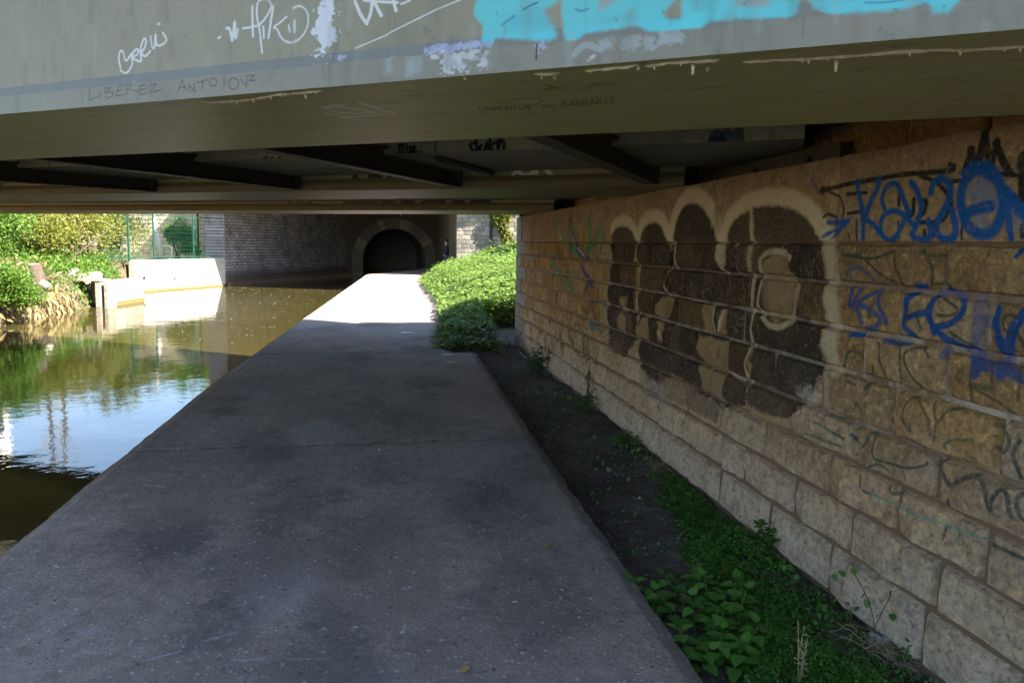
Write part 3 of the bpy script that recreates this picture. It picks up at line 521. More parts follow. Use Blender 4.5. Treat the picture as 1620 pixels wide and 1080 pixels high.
M['soffit'] = m_paint('flange_soffit_bounce_tint', (.44, .40, .145), (.30, .245, .10), (.42, .36, .24), S_SOF, streak=(.5, 3.5, 1), amt=.7, rough=.5)  # girder paint made paler and more olive: bounce light put into the colour
OL = (.27, .245, .11)
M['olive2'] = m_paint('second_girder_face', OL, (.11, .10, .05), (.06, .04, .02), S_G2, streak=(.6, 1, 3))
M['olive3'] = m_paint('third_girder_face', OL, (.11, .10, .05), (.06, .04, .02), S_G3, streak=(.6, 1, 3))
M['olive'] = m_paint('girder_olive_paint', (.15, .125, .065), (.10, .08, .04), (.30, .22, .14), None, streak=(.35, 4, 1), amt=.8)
M['edge'] = m_plain('dark_edge_beam', (.045, .04, .028), .8)  # even near-black base colour for the far edge beam
M['steel2'] = m_plain('bearing_steel', (.10, .085, .06), .7)
M['steel'] = m_plain('dark_brace_steel', (.065, .058, .038), .6)
M['deckc'] = m_paint('deck_edge_concrete', (.36, .32, .20), (.14, .115, .07), (.22, .19, .13), S_DECK, streak=(2, 2, 2), amt=.8, rough=.85, bump=.5)
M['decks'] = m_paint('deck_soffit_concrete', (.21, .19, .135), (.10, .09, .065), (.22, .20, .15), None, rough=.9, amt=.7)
M['calcite'] = m_plain('calcite_crust', (.78, .68, .48), .6, 30, .25)
M['dark'] = m_plain('dark_joint', (.02, .018, .015), .9)
M['soil'] = NT('soil'); t = M['soil']
c = t.mix(t.rng(t.noise(2.2, 6, .7), .38, .66), (.075, .060, .046), (.145, .122, .10)); c = t.mix(t.rng(t.noise(14, 6, .75), .5, .7, 0, .8), c, (.028, .022, .016))
vc = t.vor(55, out='Color'); f = t.mth('MULTIPLY', t.mth('LESS_THAN', t.vor(55), .28), t.mth('GREATER_THAN', t.dot(vc, (1, 0, 0)), .93)); c = t.mix(t.mth('MULTIPLY', f, .7), c, (.34, .30, .26))
n = t.bump(t.noise(30, 7, .75), .9, .02); n = t.bump(t.noise(6, 5, .6), .8, .05, n)
M['soil'] = t.fin(c, .95, n, .15)
M['bank'] = m_plain('bank_earth', (.085, .07, .035), .95, 6, .4, .8)
M['white'] = m_stone('white_render', (.55, .52, .47), (.52, .49, .44), (.42, .38, .31), None, spk=.08, bump=.25, scale=.5, pit_shade=.1)
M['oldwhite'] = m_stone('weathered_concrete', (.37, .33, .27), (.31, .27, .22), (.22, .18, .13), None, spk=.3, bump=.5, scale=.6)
M['algae'] = m_plain('algae_stained_wall_foot', (.14, .11, .04), .7)
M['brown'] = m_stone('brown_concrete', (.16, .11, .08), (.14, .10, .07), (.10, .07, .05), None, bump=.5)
M['far_stone'] = m_stone('pale_ashlar', (.24, .21, .16), (.16, .155, .14), (.20, .18, .14), None, bump=.35, scale=.7, spk=.2, pit_shade=.3)
M['garden_stone'] = m_stone('tan_garden_stone', (.50, .43, .29), (.42, .36, .25), (.36, .30, .20), None, bump=.35, scale=.7, spk=.2, pit_shade=.3)
M['far_mortar'] = m_plain('dark_mortar', (.16, .145, .12), .95)
t = NT('canal_brick'); cm = t.n.new('ShaderNodeTexBrick')
FD = np.array([5.9, 12.3, 0]); FD /= np.linalg.norm(FD)
t.put(cm.inputs['Vector'], t.comb(t.dot(t.pos, FD), t.dot(t.pos, (0, 0, 1))))
cm.inputs['Color1'].default_value = (.42, .37, .35, 1); cm.inputs['Color2'].default_value = (.30, .25, .24, 1); cm.inputs['Mortar'].default_value = (.07, .06, .055, 1)
cm.inputs['Scale'].default_value = 1; cm.inputs['Mortar Size'].default_value = .018; cm.inputs['Brick Width'].default_value = .42; cm.inputs['Row Height'].default_value = .165; cm.inputs['Bias'].default_value = 0
c = t.mix(t.rng(t.noise(1.1, 5, .7), .42, .68, 0, .75), cm.outputs[0], (.07, .06, .055)); c = t.mix(t.rng(t.mth('ADD', t.dot(t.pos, (0, 0, 1)), t.mth('MULTIPLY', t.noise(1.5, 4), .5)), -.1, .25, 1, 0), c, (.10, .09, .08))
M['brick'] = t.fin(c, .9, t.bump(cm.outputs['Fac'], .8, -.02), .2)
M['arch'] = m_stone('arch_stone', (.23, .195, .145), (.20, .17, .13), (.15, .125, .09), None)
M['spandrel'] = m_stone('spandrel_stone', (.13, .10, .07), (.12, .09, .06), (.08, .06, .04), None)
M['black'] = m_plain('grey_vault', (.34, .32, .30), .95)  # even grey base colour, also used on the second deck
M['fence'] = m_plain('green_fence_paint', (.008, .055, .035), .45, 20, .2, .1)
M['bark'] = m_plain('bark', (.085, .06, .042), .95, 14, .5, .9)
M['pale_bark'] = m_plain('pale_bark', (.62, .58, .50), .9, 10, .5, .7)
M['twig'] = m_plain('dry_stem', (.30, .22, .12), .9)
M['galv'] = m_plain('white_handrail', (.75, .74, .70), .4)
M['render'] = m_plain('house_render', (.80, .78, .74), .9, 3, .1, .2)
M['glass'] = m_plain('window_glass', (.03, .035, .04), .1, 2, .2, .02)
M['roof'] = m_plain('roof_zinc', (.25, .26, .28), .6)
M['pipe'] = m_plain('black_pipe', (.02, .02, .022), .5)
M['litter'] = m_plain('litter', (.65, .63, .58), .8)
M['leaf_dry'] = m_plain('fallen_leaf', (.30, .20, .07), .8)
M['pebble'] = m_plain('pebble', (.40, .37, .33), .85, 60, .4)
M['l_spring'] = m_leaf('leaf_yellow_green', (.085, .10, .014), (.15, .155, .028), dryf=.08, dry=(.34, .27, .10))
M['l_green'] = m_leaf('leaf_fresh_green', (.04, .09, .010), (.08, .14, .018), dryf=.03)
M['l_nettle'] = m_leaf('nettle_leaf', (.075, .135, .022), (.15, .215, .045), dryf=.01)
M['l_dark'] = m_leaf('leaf_dark_green', (.03, .075, .014), (.06, .13, .022), dryf=.02, trans=.25)
M['l_clump'] = m_leaf('broad_nettle_leaf', (.045, .12, .018), (.08, .185, .03), dryf=.0, trans=.3)
M['l_cover'] = m_leaf('ground_cover_leaf', (.036, .095, .014), (.07, .16, .024), dryf=.01, trans=.25)
M['l_dry'] = m_leaf('dry_grass', (.16, .12, .06), (.26, .20, .10), dryf=.2)
# water: murky, lit from within by daylight, rippled mirror on top
t = NT('canal_water'); c = t.mix(t.rng(t.noise(.35, 3), .3, .7), (.036, .029, .008), (.044, .035, .010))
wv = t.vscale(t.pos, (1, 1, 1)); n = t.bump(t.noise(1.3, 2, .5, wv), .045, .10); n = t.bump(t.noise(5.5, 3, .55, wv, .3), .035, .05, n); n = t.bump(t.noise(17, 2, .5, wv), .02, .02, n)
t.bs.inputs['IOR'].default_value = 1.38; M['water'] = t.fin(c, .02, n, .5)

# ================================================================== ground, water, path
WZ = -.9
def strip(name, pts, z0, z1, mat, **k):
    mb = MB(); n_ = len(pts); mb.add([(x, y, z0) for x, y in pts]+[(x, y, z1) for x, y in pts], [tuple(range(n_))[::-1], tuple(range(n_, 2*n_))]+[(i, (i+1) % n_, n_+(i+1) % n_, n_+i) for i in range(n_)])
    return mb.build(name, mat, **k)
def grid(name, xs, ys, fz, mat, **k):
    X, Y = np.meshgrid(xs, ys); Zz = fz(X, Y); nx = len(xs)
    v = np.dstack([X, Y, Zz]).reshape(-1, 3); fs = [(j*nx+i, j*nx+i+1, (j+1)*nx+i+1, (j+1)*nx+i) for j in range(len(ys)-1) for i in range(nx-1)]
    return mk(name, v, fs, mat, smooth=True, **k)
def sm(x, a, b): q = np.clip((x-a)/(b-a), 0, 1); return q*q*(3-2*q)
def lump(X, Y, s, seed=0):
    return (np.sin(X*s*1.7+seed)*np.cos(Y*s*1.3+seed*2)+.6*np.sin(X*s*3.9+Y*s*2.7+seed)+.35*np.cos(X*s*8.1-Y*s*6.3+seed*3))/2
mk('ground', [(-900, -900, -1.9), (900, -900, -1.9), (900, 900, -1.9), (-900, 900, -1.9)], [(0, 1, 2, 3)], M['bank'], kind='structure')
mk('water', [(-14, -60, WZ), (3.6, -60, WZ), (3.6, 80, WZ), (-14, 80, WZ)], [(0, 1, 2, 3)], M['water'], kind='structure')
def xe(Y): return np.interp(Y, [-60, 8, 20, 24, 26.1, 28.3, 33.0, 38.4, 60], [-10.6, -10.6, -10.6, -10.55, -10.1, -9.9, -11.3, -8.75, -8.75])
def f_left(X, Y):
    dd = xe(Y)-X; base = -1.5+1.75*sm(dd, -.3, 1.1)+.75*sm(dd, 1, 5)+.10*lump(X, Y, .8, 1)
    return np.where(Y > 33.2, np.where(dd > .35, .42+.05*lump(X, Y, 1, 2), -1.5), base)
grid('left_bank', np.concatenate([np.linspace(-80, -18, 12), np.linspace(-17.5, -8.4, 60)]), np.concatenate([np.linspace(-60, 18, 30), np.linspace(18.5, 60, 110)]), f_left, M['bank'], kind='structure')
def f_soil(X, Y):
    z = -.115+.018*lump(X, Y, 3.1, 3)+.008*lump(X, Y, 9, 5)
    z = z + .10*sm(Y, 9.0, 10.6)*sm(1.9-X, -.2, .8)+np.clip(X-1.7, 0, 9)*.30*sm(Y, 11.5, 16)
    z = np.where((Y < 11.35) & (X > 2.6), 2.95, z)
    return z - .6*sm(.72-X, 0, .35)
grid('soil', np.concatenate([np.linspace(.3, 3.2, 90), np.linspace(3.4, 60, 40)]), np.concatenate([np.linspace(-60, 1, 20), np.linspace(1.05, 12, 240), np.linspace(12.2, 36.5, 60)]), f_soil, M['soil'], kind='structure')
# towpath slabs, cast one after the other with open joints
tp = empty('towpath', (0, 8, 0), kind='structure')
YL = [(-30, -1.92), (8, -1.92), (14.9, -1.68), (24, -1.35), (33.6, -1.0), (34.6, -.85), (37, .3), (39.8, 1.5), (44, 2.6), (46, 2.9)]
def pl(Y): return np.interp(Y, [a for a, _ in YL], [b_ for _, b_ in YL])
def pr(Y): return np.interp(Y, [-30, 2.2, 4.64, 9.9, 9.95, 10.6, 12, 16, 34, 40, 46], [1.165, 1.165, 1.20, 1.275, .95, .78, 1.0, 1.4, 1.9, 4.1, 5.0])
cuts = [-30, -15, -5, -.4, 5.42, 9.93, 15.1, 20.2, 25.3, 30.2, 34.6, 40, 46]
for a, b_ in zip(cuts[:-1], cuts[1:]):
    ny = max(4, int((b_-a)/.06)) if b_ > 0 and a < 20 else 8; nx = 46 if ny > 20 else 6
    ys = np.linspace(a+.006, b_-.006, ny+1); vs = []; fs = []; r = RNG.rand(4, ny+1)
    for j, y in enumerate(ys):
        e = 0 if y < 0 or y > 25 else 1
        l = pl(y)+e*(.008*(r[0, j]-.5)+.003*math.sin(y*5)+.002*math.sin(y*17)); q = pr(y)+e*(.014*(r[1, j]-.5)+.005*math.sin(y*4+1)+.004*math.sin(y*13))
        sk = 0 if a > 30 else -.018
        for i in range(nx+1):
            x = l+(q-l)*i/nx; ze = .012 if i in (0, nx) else 0; ye = .008 if j in (0, ny) else 0
            vs.append((x, y+sk*(x)*0, -ze-ye+.0025*math.sin(x*7+y*3)*e+.0015*r[2, j]*e*(i % 2)))
    nt = len(vs)
    for j in range(ny):
        for i in range(nx): fs.append((j*(nx+1)+i, j*(nx+1)+i+1, (j+1)*(nx+1)+i+1, (j+1)*(nx+1)+i))
    edge = [i for i in range(nx+1)]+[(j*(nx+1)+nx) for j in range(1, ny+1)]+[ny*(nx+1)+i for i in range(nx-1, -1, -1)]+[j*(nx+1) for j in range(ny-1, 0, -1)]
    mi = [0]*len(fs)
    for q in edge: x, y, z = vs[q]; vs.append((x, y, -1.6 if x < 0 else -.5))
    for i in range(len(edge)): i2 = (i+1) % len(edge); fs.append((edge[i2], edge[i], nt+i, nt+i2)); mi.append(1)
    mk('slab', vs, fs, [M['path'], M['path_edge']], tp, mi=mi, smooth=False)

# ================================================================== masonry builder
def unit_block(seed, nx=6, nz=4, bulge=.02, rough=.012, cham=.012, depth=.11, flat=False):
    """x,z in 0..1, front towards +y in metres"""
    r = np.random.RandomState(seed); vs = []; fs = []
    fx = np.concatenate([[0], np.linspace(.035, .965, nx-1), [1]]); fz = np.concatenate([[0], np.linspace(.07, .93, nz-1), [1]])
    for j in range(nz+1):
        for i in range(nx+1):
            e = i in (0, nx) or j in (0, nz)
            u, v = fx[i], fz[j]; y = -cham if e else bulge*(1-(2*u-1)**4)*(1-(2*v-1)**4)+rough*(r.rand()-.5)*2
            vs.append((u+(0 if i in (0, nx) else .02*(r.rand()-.5))+(.008*(r.rand()-.5) if e else 0), y, v+(.03*(r.rand()-.5) if not e else .02*(r.rand()-.5))))
    for j in range(nz):
        for i in range(nx): fs.append((j*(nx+1)+i+1, j*(nx+1)+i, (j+1)*(nx+1)+i, (j+1)*(nx+1)+i+1))
    b0 = len(vs); vs += [(0, -depth, 0), (1, -depth, 0), (1, -depth, 1), (0, -depth, 1)]
    c0, c1, c2, c3 = 0, nx, nz*(nx+1)+nx, nz*(nx+1)
    bot = list(range(0, nx+1)); top = [nz*(nx+1)+i for i in range(nx+1)]; lef = [j*(nx+1) for j in range(nz+1)]; rig = [j*(nx+1)+nx for j in range(nz+1)]
    fs.append(tuple(bot+[b0+1, b0])); fs.append(tuple([b0+3, b0+2]+top[::-1])); fs.append(tuple([b0]+[b0+3]+lef[::-1])); fs.append(tuple(rig+[b0+2, b0+1]))
    return vs, fs
def block_mesh(name, mat, seed, **k):
    vs, fs = unit_block(seed, **k); me = bpy.data.meshes.new(name); me.from_pydata(vs, [], fs); me.update(); me.materials.append(mat)
    bm = bmesh.new(); bm.from_mesh(me); bmesh.ops.recalc_face_normals(bm, faces=bm.faces); bm.to_mesh(me); bm.free()
    return me
def place(me, name, parent, p, th, w, h, gap=.006):
    o = bpy.data.objects.new(name, me); COL.objects.link(o); o.parent = parent; c, s_ = math.cos(th), math.sin(th)
    o.location = Vector((p[0]+c*gap, p[1]+s_*gap, p[2]+gap)) - wloc(parent); o.rotation_euler = (0, 0, th); o.scale = (w-2*gap, 1, h-2*gap); return o
# ================================================================== stone abutment on the right
WX = 2.15
base_m = [block_mesh('stone_block', M['footing'], 150+i, bulge=.004, rough=.008, depth=.10, cham=.012) for i in range(5)]
ab = empty('stone_abutment', (2.4, 6, -.12), label='ochre stone abutment wall covered in black, cream and blue graffiti beside the towpath', cat='wall')
big = [block_mesh('stone_block', M['wall'], 100+i, bulge=.016, rough=.014, depth=.10, cham=.022) for i in range(14)]
low = [block_mesh('stone_block', M['wall'], 130+i, bulge=.020, rough=.014, depth=.10, cham=.026) for i in range(8)]
JZ = [-.1, .165, .39, .61, .80, 1.025, 1.23, 1.44, 1.64]
KN = {7: [2.35, 2.99], 6: [2.12, 2.57, 3.35], 5: [2.29, 2.77, 3.33], 4: [2.55, 3.05, 3.49, 4.03], 3: [2.29, 2.76, 3.28, 3.78], 2: [2.04, 2.48, 2.95, 3.55, 4.05], 1: [2.24, 2.76, 3.22, 3.76, 4.05], 0: [2.3, 2.9, 3.45, 4.05]}
TH = math.pi/2
rs = random.Random(3)
QY = {k_: (10.55 if k_ % 2 else 10.95) for k_ in range(9)}
for k_ in range(8):
    js = list(KN[k_]); y = js[0]
    while y > 1.3: y -= rs.uniform(.4, .6); js.insert(0, y)
    y = js[-1]
    while y < QY[k_]-.75: y += rs.uniform(.36, .58); js.append(y)
    js.append(QY[k_])
    for y0, y1 in zip(js[:-1], js[1:]):
        dx = rs.uniform(-.006, .006); rough_ = k_ < 3
        place(rs.choice(low if rough_ else big), 'stone_block', ab, (WX+dx, y0, JZ[k_]), TH, y1-y0, JZ[k_+1]-JZ[k_], rs.uniform(.006, .012))
    if k_: 
        place(block_mesh('quoin_block', M['quoin'], 170+k_, bulge=.004, rough=.003), 'quoin_block', ab, (WX-.012, QY[k_], JZ[k_]), TH, 11.4-QY[k_], JZ[k_+1]-JZ[k_], .004)
place(block_mesh('quoin_block', M['quoin'], 190, bulge=.004, rough=.003), 'quoin_block', ab, (WX-.012, QY[0], -.3), TH, 11.4-QY[0], .465, .004)
capm = [block_mesh('capping_block', M['smooth'], 200+i, bulge=.003, rough=.003, cham=.006) for i in range(5)]
js = [1.0, 1.75, 3.02, 4.3, 5.5, 6.7, 7.9, 9.1, 10.0, 10.95]
for i, (y0, y1) in enumerate(zip(js[:-1], js[1:])): place(capm[i % 5], 'capping_block', ab, (WX-.002, y0, 1.64), TH, y1-y0, .41, .003)
place(block_mesh('quoin_block', M['quoin'], 199, bulge=.004, rough=.003), 'quoin_block', ab, (WX-.012, 10.95, 1.64), TH, .45, .41, .003)
ftm = [block_mesh('footing_block', M['footing'], 210+i, bulge=.01, rough=.012, cham=.02) for i in range(5)]
y = 1.0
while y < 6.6:
    L = rs.uniform(.5, .8); L = min(L, 6.7-y); place(rs.choice(ftm), 'footing_block', ab, (WX-.05+rs.uniform(-.006, .006), y, -.42), TH, L, .30, .006); y += L
y = 6.7
while y < 10.5:
    L = min(rs.uniform(.4, .6), 10.55-y); place(rs.choice(ftm), 'footing_block', ab, (WX-.004, y, -.36), TH, L, .26, .006); y += L
mb = MB(); mb.box((WX+.02, 1.0, -.5), (2.48, 11.37, 2.03)); mb.build('mortar', M['mortar'], ab)
mb = MB(); mb.box((WX+.01, 1.0, 2.031), (2.62, 11.37, 2.046)); mb.build('bearing_shelf', M['smooth'], ab)
bwm = [block_mesh('backwall_block', M['backwall'], 220+i, bulge=.006, rough=.006) for i in range(5)]
for (z0, z1) in ((2.046, 2.30), (2.30, 2.56), (2.56, 2.85)):
    y = 1.0
    while y < 11.3:
        L = min(rs.uniform(.4, .65), 11.38-y)
        if L < .12: break
        if sn(np.array([2.5, y, 0]))[1] > 1.5 or True: place(rs.choice(bwm), 'backwall_block', ab, (2.47, y, z0), TH, L, z1-z0, .006)
        y += L
mb = MB(); mb.box((2.50, .96, 1.9), (2.9, 11.37, 2.93)); mb.build('backwall_core', M['mortar'], ab)
# end return of the abutment and the wing wall behind the camera
for k_, (z0, z1) in enumerate(zip([-.3]+JZ[1:]+[2.05, 2.3, 2.6], JZ[1:]+[2.05, 2.3, 2.6, 3.0])):
    x = 2.16
    while x < 7.8:
        L = rs.uniform(.5, .9); place(block_mesh('return_block', M['quoin'], 240+k_) if x < 3 else ftm[k_ % 5], 'return_block', ab, (x, 11.40, z0), 0, L, z1-z0, .006); x += L
mb = MB(); mb.box((2.2, 11.30, -.5), (8.5, 11.385, 2.98)); mb.build('return_core', M['mortar'], ab)
ww = empty('wing_wall', (2.5, -8, -.1), label='tall pale stone wing wall along the towpath on the open side of the bridge', cat='wall')
mb = MB(); mb.box((2.2, -40, -.5), (2.9, .95, 2.95)); mb.build('wall_core', M['mortar'], ww)
for k_ in range(10):
    z0 = -.1+k_*.3; y = -12.0+(k_ % 2)*.3
    while y < .9:
        L = min(rs.uniform(.5, .8), .95-y)
        if L < .1: break
        place(ftm[rs.randrange(5)], 'stone_block', ww, (2.19, y, z0), TH, L, .3, .008); y += L

# ================================================================== the girder bridge overhead
br = empty('girder_bridge', B(-4, 5.6, 2.05), label='low skewed bridge with green-grey plate girders and graffiti crossing over towpath and canal', cat='bridge')
ZB = 2.05
def girder(n0, n1, mats, s0, s1, front=None):
    """bottom flange with a web box above; mats = face, soffit, lip"""
    face, soff, lip = mats
    mb = MB(); mb.bbox(s0, s1, n0+.03, n1-.03, ZB+.10, 2.62); g_ = mb.build('main_girder', face, br)
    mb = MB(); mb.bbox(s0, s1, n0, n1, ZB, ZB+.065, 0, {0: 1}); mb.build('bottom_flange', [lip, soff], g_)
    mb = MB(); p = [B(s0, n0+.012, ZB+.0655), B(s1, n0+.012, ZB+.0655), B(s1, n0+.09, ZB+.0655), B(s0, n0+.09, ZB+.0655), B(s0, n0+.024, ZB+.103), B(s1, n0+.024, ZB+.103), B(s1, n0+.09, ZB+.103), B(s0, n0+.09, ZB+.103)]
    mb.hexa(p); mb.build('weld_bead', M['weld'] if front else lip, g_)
    return g_
def sx(n, x): return (x - N[0]*n)/U[0]      # s where the line n meets a world X
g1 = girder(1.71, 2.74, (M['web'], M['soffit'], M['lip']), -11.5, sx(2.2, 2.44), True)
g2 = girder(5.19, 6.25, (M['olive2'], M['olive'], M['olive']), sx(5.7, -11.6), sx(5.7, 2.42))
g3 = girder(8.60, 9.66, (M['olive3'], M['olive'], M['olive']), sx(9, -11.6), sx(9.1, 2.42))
# edge fascia of the far side, a shade lower rail that closes the view
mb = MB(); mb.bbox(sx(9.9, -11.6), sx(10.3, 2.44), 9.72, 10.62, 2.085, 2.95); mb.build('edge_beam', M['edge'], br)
for s_ in np.arange(-9, 0, 1.37):
    mb = MB(); p0 = B(s_, 10.2, 2.085); mb.tube([p0, p0-np.array([0, 0, .05])], .008, 6); mb.build('drip_pipe', M['galv'], br)
# concrete deck strips between girders
def deck_strip(n0, n1, cuts, zb, zt, mat, nm='deck_panel'):
    for a, b_ in zip(cuts[:-1], cuts[1:]):
        mb = MB(); mb.bbox(a+.006, b_-.006, n0, n1, zb, zt, 0, {0: 1}); mb.build(nm, [mat, M['decks']], br)
def s_at(px, py, n): return sn(onp(px, py, B(0, n, 2.2), N))[0]
cs = [s_at(px, 235, 4.05) for px in (75, 306, 533, 594, 689, 954)]; sp = 1.0
c0 = cs[0]
while c0 > -12: c0 -= .8; cs.insert(0, c0)
cs.append(min(s_at(1274, 225, 4.05), sx(4.1, 2.44)))
deck_strip(4.05, 5.21, cs, 2.19, 2.9, M['deckc'])
deck_strip(7.5, 8.62, list(np.linspace(sx(8, -11.6), sx(8, 2.40), 12)), 2.19, 2.9, M['deckc'])
mb = MB(); mb.bbox(-11.6, 1.6, 1.78, 10.5, 2.66, 2.93); dk = mb.build('deck_slab', M['decks'], br)
# kerb, parapet
mb = MB(); mb.bbox(-11.6, 1.9, 1.62, 1.95, 2.94, 3.12); mb.build('kerb', M['deckc'], br)
mb = MB(); mb.bbox(sx(10, -11.6), sx(10.4, 2.44), 10.3, 10.62, 2.954, 3.2); mb.build('kerb', M['deckc'], br)
for nn, s0, s1 in ((1.75, -11.5, 1.8), (10.45, sx(10.45, -11.6), sx(10.45, 2.3))):
    pm = MB(); pm.bbox(s0, s1, nn-.03, nn+.03, 3.66, 3.72); rail = pm.build('parapet_rail', M['fence'], br)
    s_ = s0
    while s_ < s1:
        pm = MB(); pm.bbox(s_, s_+.05, nn-.025, nn+.025, 3.1, 3.658); pm.build('parapet_post', M['fence'], br); s_ += 1.5
# cross braces: I-beams square to the girders, each ending on a bolted plate
def brace(pa, pb, hh=.15):
    A_ = atz(*pa, 2.065); Bp = atz(*pb, 2.065); A2 = A_.copy(); sa, na = sn(A_); sb, nb = sn(Bp); sl_ = (sb-sa)/max(nb-na, .1)
    n0, n1 = (2.71, 5.19) if nb < 6 else (6.22, 8.6)
    f = lambda n: sb+(n-nb)*sl_
    bw = .05
    def seg(w, z0, z1, na_, nb_):
        m_ = MB(); m_.hexa([B(f(na_)-w, na_, z0), B(f(na_)+w, na_, z0), B(f(nb_)+w, nb_, z0), B(f(nb_)-w, nb_, z0), B(f(na_)-w, na_, z1), B(f(na_)+w, na_, z1), B(f(nb_)+w, nb_, z1), B(f(nb_)-w, nb_, z1)]); return m_
    o = seg(.012, 2.075, 2.075+hh, n0, n1).build('cross_brace', M['steel'], br)
    seg(bw, 2.062, 2.0745, n0, n1).build('brace_flange', M['steel'], o); seg(bw, 2.0755+hh, 2.088+hh, n0, n1).build('brace_flange', M['steel'], o)
    m_ = MB(); m_.bbox(f(n1)-.07, f(n1)+.07, n1-.03, n1-.002, 2.07, 2.30); m_.build('end_plate', M['steel'], o)
    for dz in (2.11, 2.17): 
        m_ = MB(); q = B(f(n1)-.045, n1-.032, dz); m_.tube([q, q-N*.015], .011, 6); m_.build('bolt', M['galv'], o)
brace((80, 255), (485, 302)); brace((415, 237), (725, 297)); brace((850, 217), (1030, 292))
brace((-200, 272), (280, 306)); brace((-520, 285), (63, 310))
# short stub brace
P0 = onp(690, 249, B(0, 4.2, 0), N); P1 = onp(780, 274, B(0, 5.15, 0), N)
m_ = MB(); m_.tube([P0, P1], .022, 4); m_.build('stub_brace', M['steel'], br)
# seat angle with bolt heads at the end of the deck strip
m_ = MB(); pa, pb = np.array([2.40, 3.4, 2.06]), np.array([2.40, 4.85, 2.06]); m_.box((2.38, 3.35, 2.055), (2.44, 4.9, 2.175)); m_.build('bearing_angle', M['steel2'], br)
for yy in (3.62, 4.2): 
    m_ = MB(); m_.tube([(2.38, yy, 2.11), (2.355, yy, 2.11)], .022, 6); m_.build('bolt', M['steel'], br)
# calcite crust hanging in small stalactites under the front edge of the soffit
def crust(segs):
    r = random.Random(9)
    for pts in segs:
        m_ = MB(); q = [np.array(atz(px, py, ZB)) for px, py in pts]; Q = []
        for a, b_ in zip(q[:-1], q[1:]):
            L = max(2, int(np.linalg.norm(b_-a)/.012)); Q += [a+(b_-a)*i/L for i in range(L)]
        Q.append(q[-1]); k_ = len(Q)
        pr_ = [.0035+.004*r.random() for _ in Q]; pr_[0] = pr_[-1] = .001
        m_.tube([p+np.array([0, 0, -.001])+N*r.uniform(-.004, .004) for p in Q], pr_, 5); cr = m_.build('calcite_crust', M['calcite'], br, smooth=True)
        for p in Q[1:-1]:
            if r.random() < .26:
                h = r.choice([.006, .008, .010, .014]); m_ = MB(); m_.tube([p, p-(0, 0, h*.5), p-(0, 0, h)], [.006, .0035, .0012], 5); m_.build('stalactite', M['calcite'], cr, smooth=True)
    for px, py, ln in ((1097, 98, .032), (1324, 92, .032), (858, 118, .012), (878, 119, .012), (1010, 104, .012), (484, 146, .02), (1120, 106, .012), (736, 122, .008), (155, 177, .01)):
        p = atz(px, py, ZB+.002); m_ = MB(); m_.tube([p, p-(0, 0, ln*.6), p-(0, 0, ln)], [.007, .004, .0028], 6); m_.build('stalactite', M['calcite'], br, smooth=True)
crust([[(320, 160), (345, 161), (380, 159), (410, 155), (440, 149), (480, 146), (510, 143)], [(845, 117), (885, 115)], [(925, 112), (950, 109), (985, 106), (1010, 102)], [(1020, 104), (1060, 99), (1095, 97), (1140, 94)],
       [(1175, 98), (1215, 95), (1260, 93), (1320, 90), (1370, 86), (1420, 81), (1470, 79), (1530, 78), (1590, 75), (1640, 72)]])
# ================================================================== left side: walls, bank furniture
la = empty('canal_abutment', (-11.2, 14, -.9), label='far abutment of the low bridge standing in the canal on the left', cat='wall')
mb = MB(); mb.box((-12.6, 6.5, -1.6), (-10.75, 19.6, 2.045)); mb.build('wall_core', M['mortar'], la)
for k_ in range(11):
    z0 = -1.15+k_*.29; y = 6.5+(k_ % 2)*.25
    while y < 19.4:
        L = min(rs.uniform(.6, .9), 19.6-y)
        if L < .15: break
        place(big[rs.randrange(14)], 'stone_block', la, (-10.75, y+L, z0), -TH, L, .29, .008); y += L
rw = empty('canal_retaining_wall', (-10, 36, -.9), label='sunlit white rendered retaining wall under the green mesh fence', cat='wall')
W0, W1 = np.array([-11.11, 33.09, 0]), np.array([-8.45, 38.34, 0]); WD = (W1-W0)/np.linalg.norm(W1-W0); WN = np.array([WD[1], -WD[0], 0])
def wbox(m_, p0, d, nrm, a0, a1, t0, t1, z0, z1, m=0):
    f = lambda a, t: p0+d*a+nrm*t
    vs = [f(a0, t0), f(a0, t1), f(a1, t1), f(a1, t0)]
    m_.hexa([(*v[:2], z0) for v in vs]+[(*v[:2], z1) for v in vs], m)
LW = np.linalg.norm(W1-W0)
for i in range(3):
    mb = MB(); a0, a1 = LW*i/3, LW*(i+1)/3; wbox(mb, W0, WD, WN, a0+.008, a1-.008, -.35, 0, WZ+.10, .55); mb.build('wall_panel', M['white'], rw)
mb = MB(); wbox(mb, W0, WD, WN, -.2, LW+.0, -.35, .06, WZ-.6, WZ+.095); mb.build('algae_plinth', M['algae'], rw)
for px, py, r_ in ((228, 440, .09), (276, 441, .06), (314, 440, .03), (329, 443, .02)):
    p = onp(px, py, W0, WN); mb = MB(); mb.tube([p-WN*.02, p+WN*.012], r_, 10); d_ = mb.build('weep_hole', M['dark'], rw)
